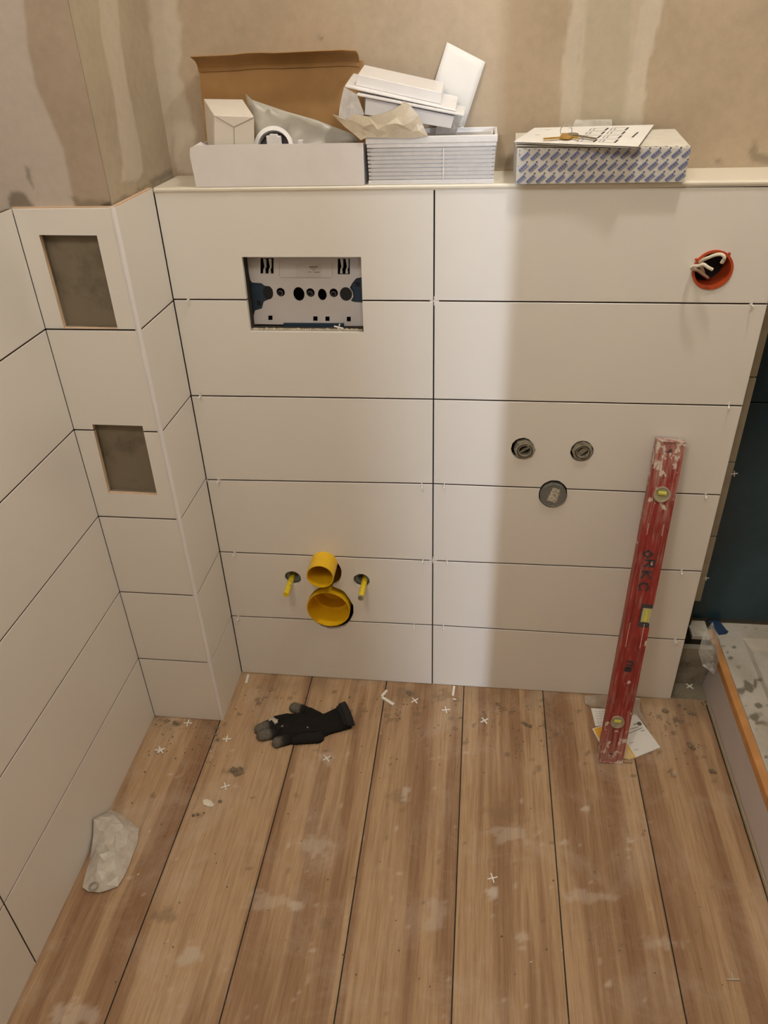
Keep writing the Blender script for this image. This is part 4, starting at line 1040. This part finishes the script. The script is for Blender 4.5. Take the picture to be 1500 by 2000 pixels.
boolean(body, [lcut(circ(hA[0], hA[1], 0.0048))]); boolean(body, [lcut(circ(hB[0], hB[1], 0.0052))])
boolean(body, [lcut(circ(vA[0], vA[1], 0.0165, n=36))]); boolean(body, [lcut(circ(vB[0], vB[1], 0.0155, n=36))])
boolean(body, [lcut([(h * 0.12, nB[1]), (h * 1.2, nB[1]), (h * 1.2, nA[1]), (h * 0.12, nA[1])])])
body.parent = lv
for z0, z1, nm in ((0, 0.004, 'bottom'), (LEN - 0.004, LEN, 'top')):
    bm = bmesh.new(); box(bm, (-h - 0.0006, -0.0006, z0), (h + 0.0006, D_ + 0.0006, z1), 0.0008); o = lobj('end_cap', bm, dirty('dusty_end_cap', (0.33, 0.12, 0.10), (0.6, 0.5, 0.44), 0.6, 80, 0.42, 0.6))
for xx in (-h * 0.56, h * 0.56):
    z = 0.03
    rs2 = random.Random(int(xx * 9999))
    while z < LEN - 0.03:
        l = rs2.uniform(0.01, 0.07)
        if rs2.random() < 0.62 and not (xx > 0 and nB[1] - 0.01 < z + l / 2 < nA[1] + 0.03) and min(abs(z + l / 2 - vA[1]), abs(z + l / 2 - vB[1])) > 0.055: bm = bmesh.new(); box(bm, (xx - rs2.uniform(.0004, .0009), -0.0004, z), (xx + rs2.uniform(.0004, .001), 0.0008, min(z + l, LEN - .02))); lobj('dust_line', bm, DUST)
        z += l
for c_, r_v, col in ((vA, 0.0165, (0.42, 0.40, 0.24)), (vB, 0.0155, (0.48, 0.42, 0.30))):
    bm = bmesh.new(); pipe(bm, (c_[0], -0.0005, c_[1]), (c_[0], D_, c_[1]), r_v, r_v * 0.84, 36); v = lobj('round_vial', bm, mat('vial_rim', (0.42, 0.36, 0.27), 0.5, 0.1, 90))
    bm = bmesh.new(); disc(bm, (c_[0], 0.003, c_[1]), (0, 1, 0), r_v * 0.84, 0.012, 32); lobj('vial_window', bm, mat('vial_face', col, 0.3, 0.15, 90), False, v)
    bm = bmesh.new(); tube(bm, [(c_[0] - r_v * .5, 0.002, c_[1] + .002), (c_[0] + r_v * .5, 0.002, c_[1] + .002)], 0.0045, 12); lobj('vial_tube', bm, mat('vial_liquid', (0.55, 0.52, 0.10), 0.2), False, v)
bm = bmesh.new(); box(bm, (h * 0.13, 0.001, nB[1] + 0.0006), (h * 0.98, D_ - 0.001, nB[1] + 0.009), 0.001); box(bm, (h * 0.13, 0.001, nA[1] - 0.009), (h * 0.98, D_ - 0.001, nA[1] - 0.0006), 0.001); box(bm, (h * 0.13, 0.001, nB[1] + 0.009), (h * 0.2, D_ - 0.001, nA[1] - 0.009))
mv = lobj('main_vial', bm, INK); mv['label'] = 'side vial with black holder and yellow liquid'
bm = bmesh.new(); box(bm, (h * 0.22, 0.004, nB[1] + 0.009), (h * 0.96, D_ - 0.004, nA[1] - 0.009), 0.002); lobj('vial_block', bm, mat('vial_acrylic', (0.60, 0.56, 0.34), 0.15), False, mv)
bm = bmesh.new(); tube(bm, [(h * 0.62, 0.0045, nB[1] + 0.014), (h * 0.62, 0.0045, nA[1] - 0.014)], 0.0052, 14); lobj('vial_tube', bm, mat('vial_yellow', (0.62, 0.58, 0.10), 0.2), False, mv)
bm = bmesh.new()
def lett(ch, cpx, size, wd):
    c0 = lz(*cpx)
    # letters read up along the level: letter x axis -> -local z
    def P(u, v): return Vector((c0[0] + (v - 0.5) * size, 0.0022, c0[1] - (u - 0.5) * size))
    for (a, b_, c, d) in FONT[ch]:
        A_, B_ = P(a, b_), P(c, d); dd = (B_ - A_).normalized(); s = Vector((0, 1, 0)).cross(dd) * wd / 2; e = dd * wd * .3
        bm.faces.new([bm.verts.new(p) for p in (A_ - e - s, B_ + e - s, B_ + e + s, A_ - e + s)])
for ch, cpx in (('O', (1266, 1083)), ('R', (1269, 1102)), ('K', (1263, 1124)), ('C', (1258, 1146))): lett(ch, cpx, 0.019, 0.0042)
lobj('marker_writing', bm, INK)['label'] = 'black hand-written letters'
bm = bmesh.new(); lett('n', (1230, 1297), 0.012, 0.004); lett('B', (1227, 1309), 0.010, 0.005); lobj('marker_writing', bm, INK)['label'] = 'two small black marks'

# ------------------------------------------------------------------ papers under the level
lf_ = thing('leaflet', 'white and yellow printed booklet lying under the foot of the spirit level', 'booklet', tuple(W(1240, 1450, 0.002, 2)))
def g(u, v): return (1140 + u * 160 / 1500, 1350 + v * 160 / 1500)
Q = [W(*g(*q), 0.004, 2) for q in ((160, 685), (840, 1250), (1405, 1025), (960, 415))]
Q = [W(*g(*q), 0.004, 2) for q in ((840, 1255), (1405, 1025), (955, 415), (600, 560))]
bm = bmesh.new(); hexa(bm, [p - Vector((0, 0, .0035)) for p in Q] + Q); obj('pages', bm, PAPER, lf_)
Qy = [W(*g(*q), 0.0043, 2) for q in ((160, 685), (320, 985), (840, 1255), (560, 560))]
bm = bmesh.new(); hexa(bm, [p - Vector((0, 0, .0038)) for p in Qy] + Qy); obj('back_cover', bm, PAPER, lf_)
bm = bmesh.new(); q = [W(*g(*q), 0.0047, 2) for q in ((180, 690), (285, 870), (520, 790), (500, 600))]; hexa(bm, [p - Vector((0, 0, .0004)) for p in q] + q); ye = obj('yellow_field', bm, mat('yellow_print', (0.80, 0.42, 0.03), 0.5), lf_)
bm = bmesh.new(); q = [W(*g(*q), 0.0047, 2) for q in ((300, 895), (335, 950), (470, 900), (440, 840))]; hexa(bm, [p - Vector((0, 0, .0004)) for p in q] + q); obj('black_field', bm, INK, lf_)
bm = bmesh.new(); q = [W(*g(*q), 0.0047, 2) for q in ((790, 950), (945, 1190), (840, 1245), (730, 1230))]; hexa(bm, [p - Vector((0, 0, .0004)) for p in q] + q); obj('pale_yellow_strip', bm, mat('pale_yellow', (0.72, 0.55, 0.28), 0.6), lf_)
bm = bmesh.new(); q = [W(*g(*q), 0.0049, 2) for q in ((800, 985), (950, 1205), (860, 1248), (830, 1245), (925, 1195), (785, 1000))]; bm.faces.new([bm.verts.new(p) for p in q]); obj('yellow_border', bm, bpy.data.materials['yellow_print'], lf_)
def G3(u, v): return W(*g(u, v), 0.0046, 2)
TXT = mat('text_grey', (0.13, 0.12, 0.10), 0.7)
for (a, b_, c, d, wd) in ((855, 695, 1010, 650, .0022), (830, 770, 1085, 665, .0022), (1050, 730, 1120, 710, .002), (910, 610, 985, 590, .0026), (840, 950, 910, 935, .0016), (920, 1080, 1000, 1060, .0016)):
    n_ = 8; bm = bmesh.new()
    for k in range(n_):
        t0, t1 = k / n_, (k + .68) / n_; A_, B_ = G3(a + (c - a) * t0, b_ + (d - b_) * t0), G3(a + (c - a) * t1, b_ + (d - b_) * t1)
        s = Vector((0, 0, 1)).cross((B_ - A_).normalized()) * wd / 2; bm.faces.new([bm.verts.new(p) for p in (A_ - s, B_ - s, B_ + s, A_ + s)])
    obj('printed_text', bm, TXT, lf_)
bm = bmesh.new(); c = G3(1020, 595); bm.faces.new([bm.verts.new(c + Vector((math.cos(2 * PI * k / 16) * .0055, math.sin(2 * PI * k / 16) * .0062, 0))) for k in range(16)])
obj('printed_emblem', bm, TXT, lf_)
Q2 = [W(*g(*q), 0.0025, 2) for q in ((135, 310), (215, 640), (600, 600), (600, 330))]
p2 = thing('white_leaflet', 'small white printed leaflet left of the level foot under clear film', 'paper', tuple(Q2[0]))
bm = bmesh.new(); hexa(bm, [p - Vector((0, 0, .0015)) for p in Q2] + Q2); obj('page', bm, PAPER, p2)
FT = mat('faint_text', (0.45, 0.42, 0.37), 0.7)
for vv in (370, 410, 450, 500, 570):
    bm = bmesh.new()
    for (a, b_) in ((200, 235), (260, 300), (320, 380)):
        A_, B_ = W(*g(a + (vv - 330) * .2, vv), .0028, 2), W(*g(b_ + (vv - 330) * .2, vv - 3), .0028, 2); s = Vector((0, .0006, 0)); bm.faces.new([bm.verts.new(p) for p in (A_ - s, B_ - s, B_ + s, A_ + s)])
    obj('printed_text', bm, FT, p2)
pts = [W(*g(*q), 0.006, 2) for q in ((10, 90), (30, 220), (120, 270), (400, 310), (700, 420), (950, 430), (1050, 520), (1180, 650), (1100, 480), (1020, 330), (1040, 130), (760, 80), (400, 60))]
tag(crumple('clear_plastic_bag', pts, film('floor_film', (0.85, 0.83, 0.78), 0.16, 0.08, 0.9, 70), None, 0.003, 0.012, 41, 0.004), 'flat clear plastic bag on the floor behind the spirit level foot', 'plastic bag')
bm = bmesh.new(); a, b_ = W(*g(720, 1270), 0.001, 2), W(*g(885, 1300), 0.001, 2); box(bm, (a.x, b_.y - .004, 0), (b_.x, a.y + 0.002, 0.004), .0008)
tag(obj('wood_offcut', bm, mat('offcut_wood', (0.42, 0.28, 0.17), 0.7)), 'tiny wooden offcut under the lower corner of the yellow booklet', 'offcut')

# ------------------------------------------------------------------ glove
def gl(u, v, z=0.008): return W(460 + u / 5, 1340 + v / 5, z, 2)
def caps():
    K = []
    def c(a, ra, b, rb, g_, hh=1.0): A_, B_ = gl(*a), gl(*b); K.append((Vector((A_.x, A_.y)), ra, Vector((B_.x, B_.y)), rb, g_, hh))
    c((1060, 300), 0.038, (900, 360), 0.0330, 0, .45); c((900, 360), 0.0330, (760, 390), 0.042, 0, .42); c((760, 390), 0.042, (540, 400), 0.045, 0, .36)
    c((580, 510), 0.016, (800, 490), 0.018, 0.25, .85)
    c((800, 300), 0.016, (690, 240), 0.015, 0, .9); c((690, 240), 0.015, (575, 205), 0.0145, 1, .95)
    c((500, 330), 0.020, (400, 345), 0.018, 0.1, .8); c((400, 350), 0.018, (240, 415), 0.0155, 0.8, .85)
    c((500, 420), 0.02, (400, 430), 0.015, 0.25, .85)
    c((440, 450), 0.0145, (260, 480), 0.0150, 0.85, .95)
    c((560, 500), 0.015, (410, 545), 0.0150, 0.6, .95)
    return K
K = caps()
gx0 = min(min(k[0].x, k[2].x) for k in K) - .03; gx1 = max(max(k[0].x, k[2].x) for k in K) + .03
gy0 = min(min(k[0].y, k[2].y) for k in K) - .04; gy1 = max(max(k[0].y, k[2].y) for k in K) + .04
S_ = 0.0016; nx, ny = int((gx1 - gx0) / S_), int((gy1 - gy0) / S_)
endA = gl(1100, 300); cuffdir = (gl(1060, 300) - gl(900, 350)).normalized()
bm = bmesh.new(); cl = bm.verts.layers.float_color.new('col'); top = {}; bot = {}
spots = [(gl(342, 305, .02), 0.0085), (gl(388, 330, .02), 0.007), (gl(460, 425), .0018), (gl(705, 440), .0016)]
for i in range(nx + 1):
    for j in range(ny + 1):
        x_, y_ = gx0 + i * S_, gy0 + j * S_; p = Vector((x_, y_)); best = 0; tipg = 0; second = 0; kb = -1
        for ki, (A_, ra, B_, rb, g_, hh) in enumerate(K):
            d = B_ - A_; t_ = max(0, min(1, (p - A_).dot(d) / d.dot(d))); r_c = ra + (rb - ra) * t_; dd = (p - A_ - d * t_).length
            if dd < r_c:
                z_ = math.sqrt(max(0, r_c * r_c - dd * dd)) * hh
                if ki in (3, 5, 7, 9, 10): second = max(second, best if z_ > best else z_)
                if z_ > best: best = z_; tipg = g_ * (t_ if g_ > .5 else 1); kb = ki
        if (Vector((x_, y_, 0)) - Vector((endA.x, endA.y, 0))).dot(cuffdir) > 0: best = 0
        crease = math.exp(-((best - second) / 0.0022) ** 2) if kb in (3, 5, 7, 9, 10) and second > 0 else 0
        if best > 0:
            n_ = noise.noise(Vector((x_ * 60, y_ * 60, 1))); n3 = noise.noise(Vector((x_ * 220, y_ * 220, 5)))
            v = bm.verts.new((x_, y_, best * (1.15 - 0.42 * crease) + 0.003 + 0.0012 * n_ * min(1, best / .01)))
            k_ = sstep(0.35, 0.6, tipg + n_ * .15); kp = 0.5 * sstep(.15, .4, tipg)
            col = lerp((0.014, 0.012, 0.011), (0.04, 0.038, 0.032), kp); col = lerp(col, (0.21, 0.185, 0.15), k_ * (0.75 + 0.25 * n3))
            for c_, rr_ in spots:
                if math.hypot(x_ - c_.x, y_ - c_.y) < rr_ * (1 + n3 * .5): col = (0.62, 0.56, 0.46)
            v[cl] = (*col, 1); top[i, j] = v; w_ = bm.verts.new((x_, y_, 0.0008)); w_[cl] = (*col, 1); bot[i, j] = w_
cells = [(i, j) for i in range(nx) for j in range(ny) if all(q in top for q in ((i, j), (i + 1, j), (i + 1, j + 1), (i, j + 1)))]
cs = set(cells)
for (i, j) in cells:
    q = ((i, j), (i + 1, j), (i + 1, j + 1), (i, j + 1))
    bm.faces.new([top[k] for k in q]); bm.faces.new([bot[k] for k in q][::-1])
    for (nb, a, b_) in (((i, j - 1), q[0], q[1]), ((i + 1, j), q[1], q[2]), ((i, j + 1), q[2], q[3]), ((i - 1, j), q[3], q[0])):
        if nb not in cs: bm.faces.new((top[b_], top[a], bot[a], bot[b_]))
loose = [v for v in bm.verts if not v.link_faces]; bmesh.ops.delete(bm, geom=loose, context='VERTS')
bmesh.ops.smooth_vert(bm, verts=bm.verts, factor=0.5, use_axis_x=True, use_axis_y=True, use_axis_z=True)
gv = thing('work_glove', 'black work glove with grey rubbery fingertips lying on the planks', 'glove', (gl(600, 400).x, gl(600, 400).y, 0))
obj('glove_body', bm, vcol('glove_knit', 0.85, 500, 0.5, 0.3, 300, 0.2), gv, True)
# cuff opening
bm = bmesh.new(); c = Vector((endA.x, endA.y, 0.0190)); s = Vector((-cuffdir.y, cuffdir.x, 0)).normalized(); cu = Vector((cuffdir.x, cuffdir.y, 0)).normalized()
def ell(cc, a, b_): return [bm.verts.new(cc + s * a * math.cos(2 * PI * k / 28) + Vector((0, 0, b_ * math.sin(2 * PI * k / 28)))) for k in range(28)]
R0, R1, R2, R3 = ell(c - cu * .012, .0375, .0165), ell(c + cu * .004, .0395, .0180), ell(c + cu * .004, .0370, .0158), ell(c - cu * .02, .032, .012)
for A_, B_ in ((R0, R1), (R1, R2), (R2, R3)):
    for k in range(28): bm.faces.new((A_[k], A_[(k + 1) % 28], B_[(k + 1) % 28], B_[k]))
bm.faces.new(R3); obj('cuff', bm, mat('cuff_knit', (0.014, 0.013, 0.013), 0.9, 0.3, 400, 0.5), gv, True)

# ------------------------------------------------------------------ plastic bag by the left wall
bagpx = [(183, 1600), (200, 1592), (216, 1582), (240, 1592), (262, 1612), (272, 1618), (268, 1648), (262, 1662), (252, 1690), (242, 1712), (230, 1731), (212, 1738), (195, 1743), (172, 1741), (161, 1733), (168, 1705), (176, 1678), (182, 1635)]
def bagp(px, py):
    p = W(px, py, 0.004, 2)
    if p.x < XW + 0.004: p = W(px, py, XW + 0.004, 0)
    return p
bg_ = thing('plastic_bag', 'crumpled milky plastic bag on the floor against the left wall', 'plastic bag', (-0.66, -0.62, 0))
crumple('bag_body', [bagp(*q) for q in bagpx], FILMM, bg_, 0.009, 0.013, 61, 0.022, normal=(0.5, 0, 1))
bm = bmesh.new(); p = W(182, 1731, 0.016, 2)
for k in range(1): 
    pts = [p + Vector((math.cos(a) * .008, math.sin(a) * .008, 0.001)) for a in [2 * PI * q / 20 for q in range(21)]]; tube(bm, pts, 0.0018, 8, False)
obj('ring_emboss', bm, mat('bag_ring', (0.36, 0.33, 0.28), 0.5), bg_)

# ------------------------------------------------------------------ tile spacers
bm = bmesh.new()
def cross(bm, a=0.0095, w_=0.0011, t_=0.0022):
    box(bm, (-a, -w_, 0), (a, w_, t_)); box(bm, (-w_, -a, 0), (w_, -w_, t_)); box(bm, (-w_, w_, 0), (w_, a, t_))
cross(bm)
me_sp = bpy.data.meshes.new('tile_spacer'); bmesh.ops.recalc_face_normals(bm, faces=bm.faces); bm.to_mesh(me_sp); bm.free(); me_sp.materials.append(SPACER)
def spacer(M, label, group, me=None, scale=1):
    o = bpy.data.objects.new('tile_spacer', me or me_sp); C.objects.link(o); o.matrix_world = M @ Matrix.Scale(scale, 4)
    return tag(o, label, 'tile spacer', group)
FG = 'loose tile spacers on the floor'
for (x_, y_, a, lb) in ((311, 1464, .3, 'white cross spacer on the floor left of the glove, nearest the left wall'), (367, 1412, .1, 'white cross spacer on the floor just in front of the column base'),
        (443, 1443, .15, 'white cross spacer on the floor just left of the glove fingertips'), (440, 1536, .45, 'white cross spacer below the grey mortar lump, above the white plaster chip'),
        (638, 1481, .7, 'white cross spacer on the floor below the glove cuff'), (810, 1368, .7, 'white cross spacer right of the bent white plastic strip'),
        (871, 1386, .2, 'white cross spacer on the floor below the short upright white strip'), (946, 1407, .6, 'white cross spacer right of the two others near the wall foot'),
        (962, 1715, .3, 'white cross spacer alone in the middle of the bare floor'), (1347, 1340, .7, 'white cross spacer in the dusty recess by the shower tray')):
    z_ = 0.0003; p = W(x_, y_, 0.002, 2); p.z = z_
    spacer(Matrix.Translation(p) @ Matrix.Rotation(a, 4, 'Z'), lb, FG, None, 1.12)
p = W(315, 1466, 0.004, 2); p.z = 0.0032; spacer(Matrix.Translation(p) @ Matrix.Rotation(.75, 4, 'Z') @ Matrix.Rotation(0.06, 4, 'X'), 'second white spacer lying crosswise on the spacer nearest the left wall', FG, None, 1.1)
bm = bmesh.new(); a = .0095; box(bm, (-a, -.0011, 0), (a, .0011, .0022)); box(bm, (-.0011, .0011, 0), (.0011, a, .0022)); me_t = bpy.data.meshes.new('tile_spacer_t'); bmesh.ops.recalc_face_normals(bm, faces=bm.faces); bm.to_mesh(me_t); bm.free(); me_t.materials.append(mat('dusty_spacer', (0.5, 0.42, 0.32), 0.6))
p = W(1432, 1913, 0.002, 2); p.z = .0003; spacer(Matrix.Translation(p) @ Matrix.Rotation(.1, 4, 'Z'), 'dusty broken T-shaped spacer on the floor at the lower right', FG, me_t, 1.2)
p = W(661, 641, 0.006); spacer(Matrix.Translation(p + Vector((0, 0.002, 0.0))) @ Matrix.Rotation(-PI / 2 + .5, 4, 'X') @ Matrix.Rotation(.35, 4, 'Z'), 'white cross spacer lying on the lower edge of the rectangular opening', 'cross spacers at the wall', None, 1.0)
WG = 'spacers stuck in the wall joints'
rows_lb = {'l5': 'near the column, in the first joint below the ledge', 'l4': 'near the column, in the second joint below the ledge', 'l3': 'near the column, in the third joint below the ledge', 'l2': 'near the column, in the fourth joint below the ledge', 'l1': 'near the column, in the lowest joint'}
RU = Matrix.Rotation(PI / 2, 4, 'Y')
for (x_, y_, lb) in ((369, 584, 'spacer sticking out ' + rows_lb['l5']), (392, 773, 'spacer sticking out ' + rows_lb['l4']), (428, 938, 'spacer sticking out ' + rows_lb['l3']), (459, 1080, 'spacer sticking out ' + rows_lb['l2']), (467, 1205, 'spacer sticking out ' + rows_lb['l1']),
        (824, 948, 'spacer just left of the vertical joint, in the third joint from the floor'), (868, 948, 'spacer just right of the vertical joint, in the third joint from the floor'), (826, 1093, 'spacer just left of the vertical joint, in the second joint from the floor'), (873, 1095, 'spacer just right of the vertical joint, in the second joint from the floor'),
        (809, 1220, 'spacer just left of the vertical joint, in the lowest joint'), (866, 1222, 'spacer just right of the vertical joint, in the lowest joint'),
        (1466, 594, 'spacer at the far right, below the red wall box'), (1422, 792, 'spacer at the right edge, in the joint above the spirit level top'), (1377, 967, 'spacer at the right edge beside the upper vial of the spirit level'), (1330, 1115, 'spacer at the right edge beside the writing on the spirit level'), (1318, 1249, 'spacer at the right edge in the lowest joint, right of the spirit level')):
    p = W(x_, y_, 0.0); tl = random.uniform(-.25, .25)
    spacer(Matrix.Translation(p + Vector((-0.001, -0.0048, 0))) @ Matrix.Rotation(tl, 4, 'Z') @ RU, lb, WG, None, 1.0)
for (x_, y_, lb) in ((846, 1094.5, 'flat cross spacer where the vertical joint crosses the second joint from the floor'), (848.5, 588, 'flat cross spacer where the vertical joint crosses the joint below the ledge')):
    p = W(x_, y_, 0.0); spacer(Matrix.Translation(p + Vector((0, 0.0026, 0))) @ Matrix.Rotation(PI / 2, 4, 'X'), lb, WG, None, 0.9)
p = W(404, 938, 0.0); spacer(Matrix.Translation(p + Vector((0.001, -0.0005, 0))) @ Matrix.Rotation(PI / 2, 4, 'X') @ Matrix.Rotation(.1, 4, 'Z'), 'spacer wedged in the corner between the column and the tiled wall', WG, None, 0.45)
for (x_, y_, lb) in ((1434, 925, 'upper spacer sticking out of the grey strip over the dark shower wall'), (1379, 1129, 'lower spacer sticking out of the grey strip over the dark shower wall')):
    p = W(x_, y_, 0.117); spacer(Matrix.Translation(p) @ Matrix.Rotation(PI / 2, 4, 'X') @ Matrix.Rotation(.2, 4, 'Z'), lb, WG, None, 0.72)

# ------------------------------------------------------------------ small pieces on the floor
PL = mat('white_strip_plastic', (0.80, 0.76, 0.68), 0.45)
bm = bmesh.new()
def z8(u, v, z=0.003): return W(730 + u / 8.333, 1320 + v / 8.333, z, 2)
def bar(bm, a, b_, wd, h_):
    d = (b_ - a).normalized(); s = Vector((-d.y, d.x, 0)).normalized() * wd / 2; q = [a - s, b_ - s, b_ + s, a + s]
    hexa(bm, [Vector((p.x, p.y, 0.0003)) for p in q] + [Vector((p.x, p.y, h_)) for p in q], 0.0006)
bar(bm, z8(130, 345), z8(325, 470), 0.0075, 0.005); bar(bm, z8(130, 340), z8(215, 240), 0.0065, 0.006)
tag(obj('plastic_strip', bm, PL), 'bent L-shaped white plastic strip on the floor by the wall', 'plastic strip')
bm = bmesh.new(); bar(bm, z8(1310, 165), z8(1288, 320), 0.006, 0.0045); tag(obj('plastic_strip', bm, PL), 'short white strip against the wall foot right of the vertical joint', 'plastic strip')
bm = bmesh.new(); bar(bm, z8(1285, 370), z8(1345, 378), 0.003, 0.003); tag(obj('plastic_strip', bm, PL), 'tiny white strip just in front of the short strip at the wall foot', 'plastic strip')
bm = bmesh.new(); bar(bm, W(485, 1318, .003, 2), W(481, 1334, .003, 2), 0.0065, 0.005); tag(obj('plastic_strip', bm, PL), 'white plastic strip in the corner at the foot of the column side', 'plastic strip')
def lump(pts, r, m, label, name='mortar_lump', cat='mortar lump', grp='mortar lumps on the floor', h_=.7):
    bm = bmesh.new(); rl = random.Random(int(pts[0][0]))
    for (x_, y_, s) in pts:
        p = W(x_, y_, 0.002, 2); p.z = r * s * h_ * 0.55
        b0 = len(bm.verts); ret = bmesh.ops.create_icosphere(bm, subdivisions=2, radius=r * s, matrix=Matrix.Translation(p) @ Matrix.Diagonal((1.15, 1, h_ * .8, 1)))
        for v in ret['verts']:
            k = noise.noise(v.co * 260) * r * s * .45; v.co += (v.co - p).normalized() * k; v.co.z = max(v.co.z, 0.0003)
    return tag(obj(name, bm, m), label, cat, grp)
MRT = mat('mortar_grey', (0.215, 0.16, 0.105), 0.95, 0.25, 120, 0.4); CHIP = mat('plaster_chip', (0.74, 0.68, 0.58), 0.8, 0.1, 80)
lump([(456, 1504, 1), (468, 1502, .9), (463, 1511, 1), (471, 1508, .8)], 0.007, MRT, 'crumbly grey mortar lump left of the glove fingertips')
lump([(1346, 1452, .8), (1350, 1457, 1), (1355, 1462, .8)], 0.006, MRT, 'elongated brown lump on the floor right of the yellow booklet')
lump([(1390, 1506, 1), (1396, 1508, .7)], 0.006, MRT, 'brown mortar lump close to the shower panel')
lump([(1298, 1388, 1), (1303, 1389, .7)], 0.006, MRT, 'brown mortar lump right of the tiled wall corner')
lump([(1326, 1378, .8), (1338, 1384, .7), (1348, 1392, 1), (1356, 1395, .9)], 0.005, MRT, 'trail of mortar lumps in front of the dusty recess')
lump([(1375, 1374, 1), (1381, 1370, .8)], 0.0055, MRT, 'dark lump at the foot of the shower panel corner')
lump([(424, 1421, 1), (421, 1435, .8), (425, 1444, .9)], 0.0045, MRT, 'dark crumbs on the floor right below the column corner')
lump([(797, 1352, 1), (803, 1354, .9), (800, 1357, .7)], 0.005, MRT, 'grey mortar crumbs behind the spacer by the bent strip')
lump([(1028, 1415, 1), (1036, 1418, .9), (1022, 1411, .8)], 0.005, MRT, 'grey crumbs in the middle of the floor near the wall')
lump([(378, 1592, .9), (386, 1590, .8), (398, 1587, .6)], 0.0045, MRT, 'dark crumbs just below the white plaster chip')
lump([(430, 1565, 1)], 0.004, MRT, 'small dark crumb right of the white plaster chip')
lump([(341, 1411, 1), (347, 1414, .8)], 0.005, MRT, 'grey crumbs at the foot of the column front')
cp_ = [W(396, 1563, .002, 2), W(404, 1561, .002, 2), W(412, 1564, .002, 2), W(419, 1572, .002, 2), W(415, 1576, .002, 2), W(406, 1575, .002, 2), W(398, 1572, .002, 2)]
bm = bmesh.new(); plate(bm, [(p.x, p.y) for p in cp_], [], lambda u, v, d: (u, v, .0003 + d), .0028); tag(obj('plaster_chip', bm, CHIP), 'white oval plaster chip on the floor below the left spacers', 'plaster chip')
bm = bmesh.new(); rl = random.Random(5)
for k in range(400):
    if k < 310: x_ = rl.uniform(290, 1390); y_ = 1345 + abs(rl.gauss(0, 1)) * 60 + (x_ - 471) * .055 + (70 if x_ < 440 else 0)
    else: x_, y_ = rl.uniform(200, 1470), rl.uniform(1450, 1980)
    p = W(x_, y_, 0, 2)
    if p.y > -0.006 or p.x < XW + .01 or p.x > 0.68 or (p.x < XL and p.y > YC - 0.005): continue
    r = rl.uniform(.0006, .0021); bmesh.ops.create_icosphere(bm, subdivisions=1, radius=r, matrix=Matrix.Translation((p.x, p.y, r * .6 + .0002)) @ Matrix.Diagonal((rl.uniform(.8, 1.5), 1, .7, 1)))
for (x_, y_) in ((418, 1466), (292, 1624), (270, 1708), (328, 1838), (1098, 1857), (1037, 1879), (744, 1433), (412, 1468)):
    nf = len(bm.faces); p = W(x_, y_, 0, 2); a = rl.uniform(0, 3); d = Vector((math.cos(a), math.sin(a), 0)) * .003; bar(bm, p - d, p + d, .0014, .0016); bm.faces.ensure_lookup_table()
    for f_ in bm.faces[nf:]: f_.material_index = 1
o = tag(obj('mortar_crumbs', bm, [MRT, CHIP]), 'fine mortar crumbs and tiny white bits scattered over the plank floor', 'debris'); o['kind'] = 'stuff'
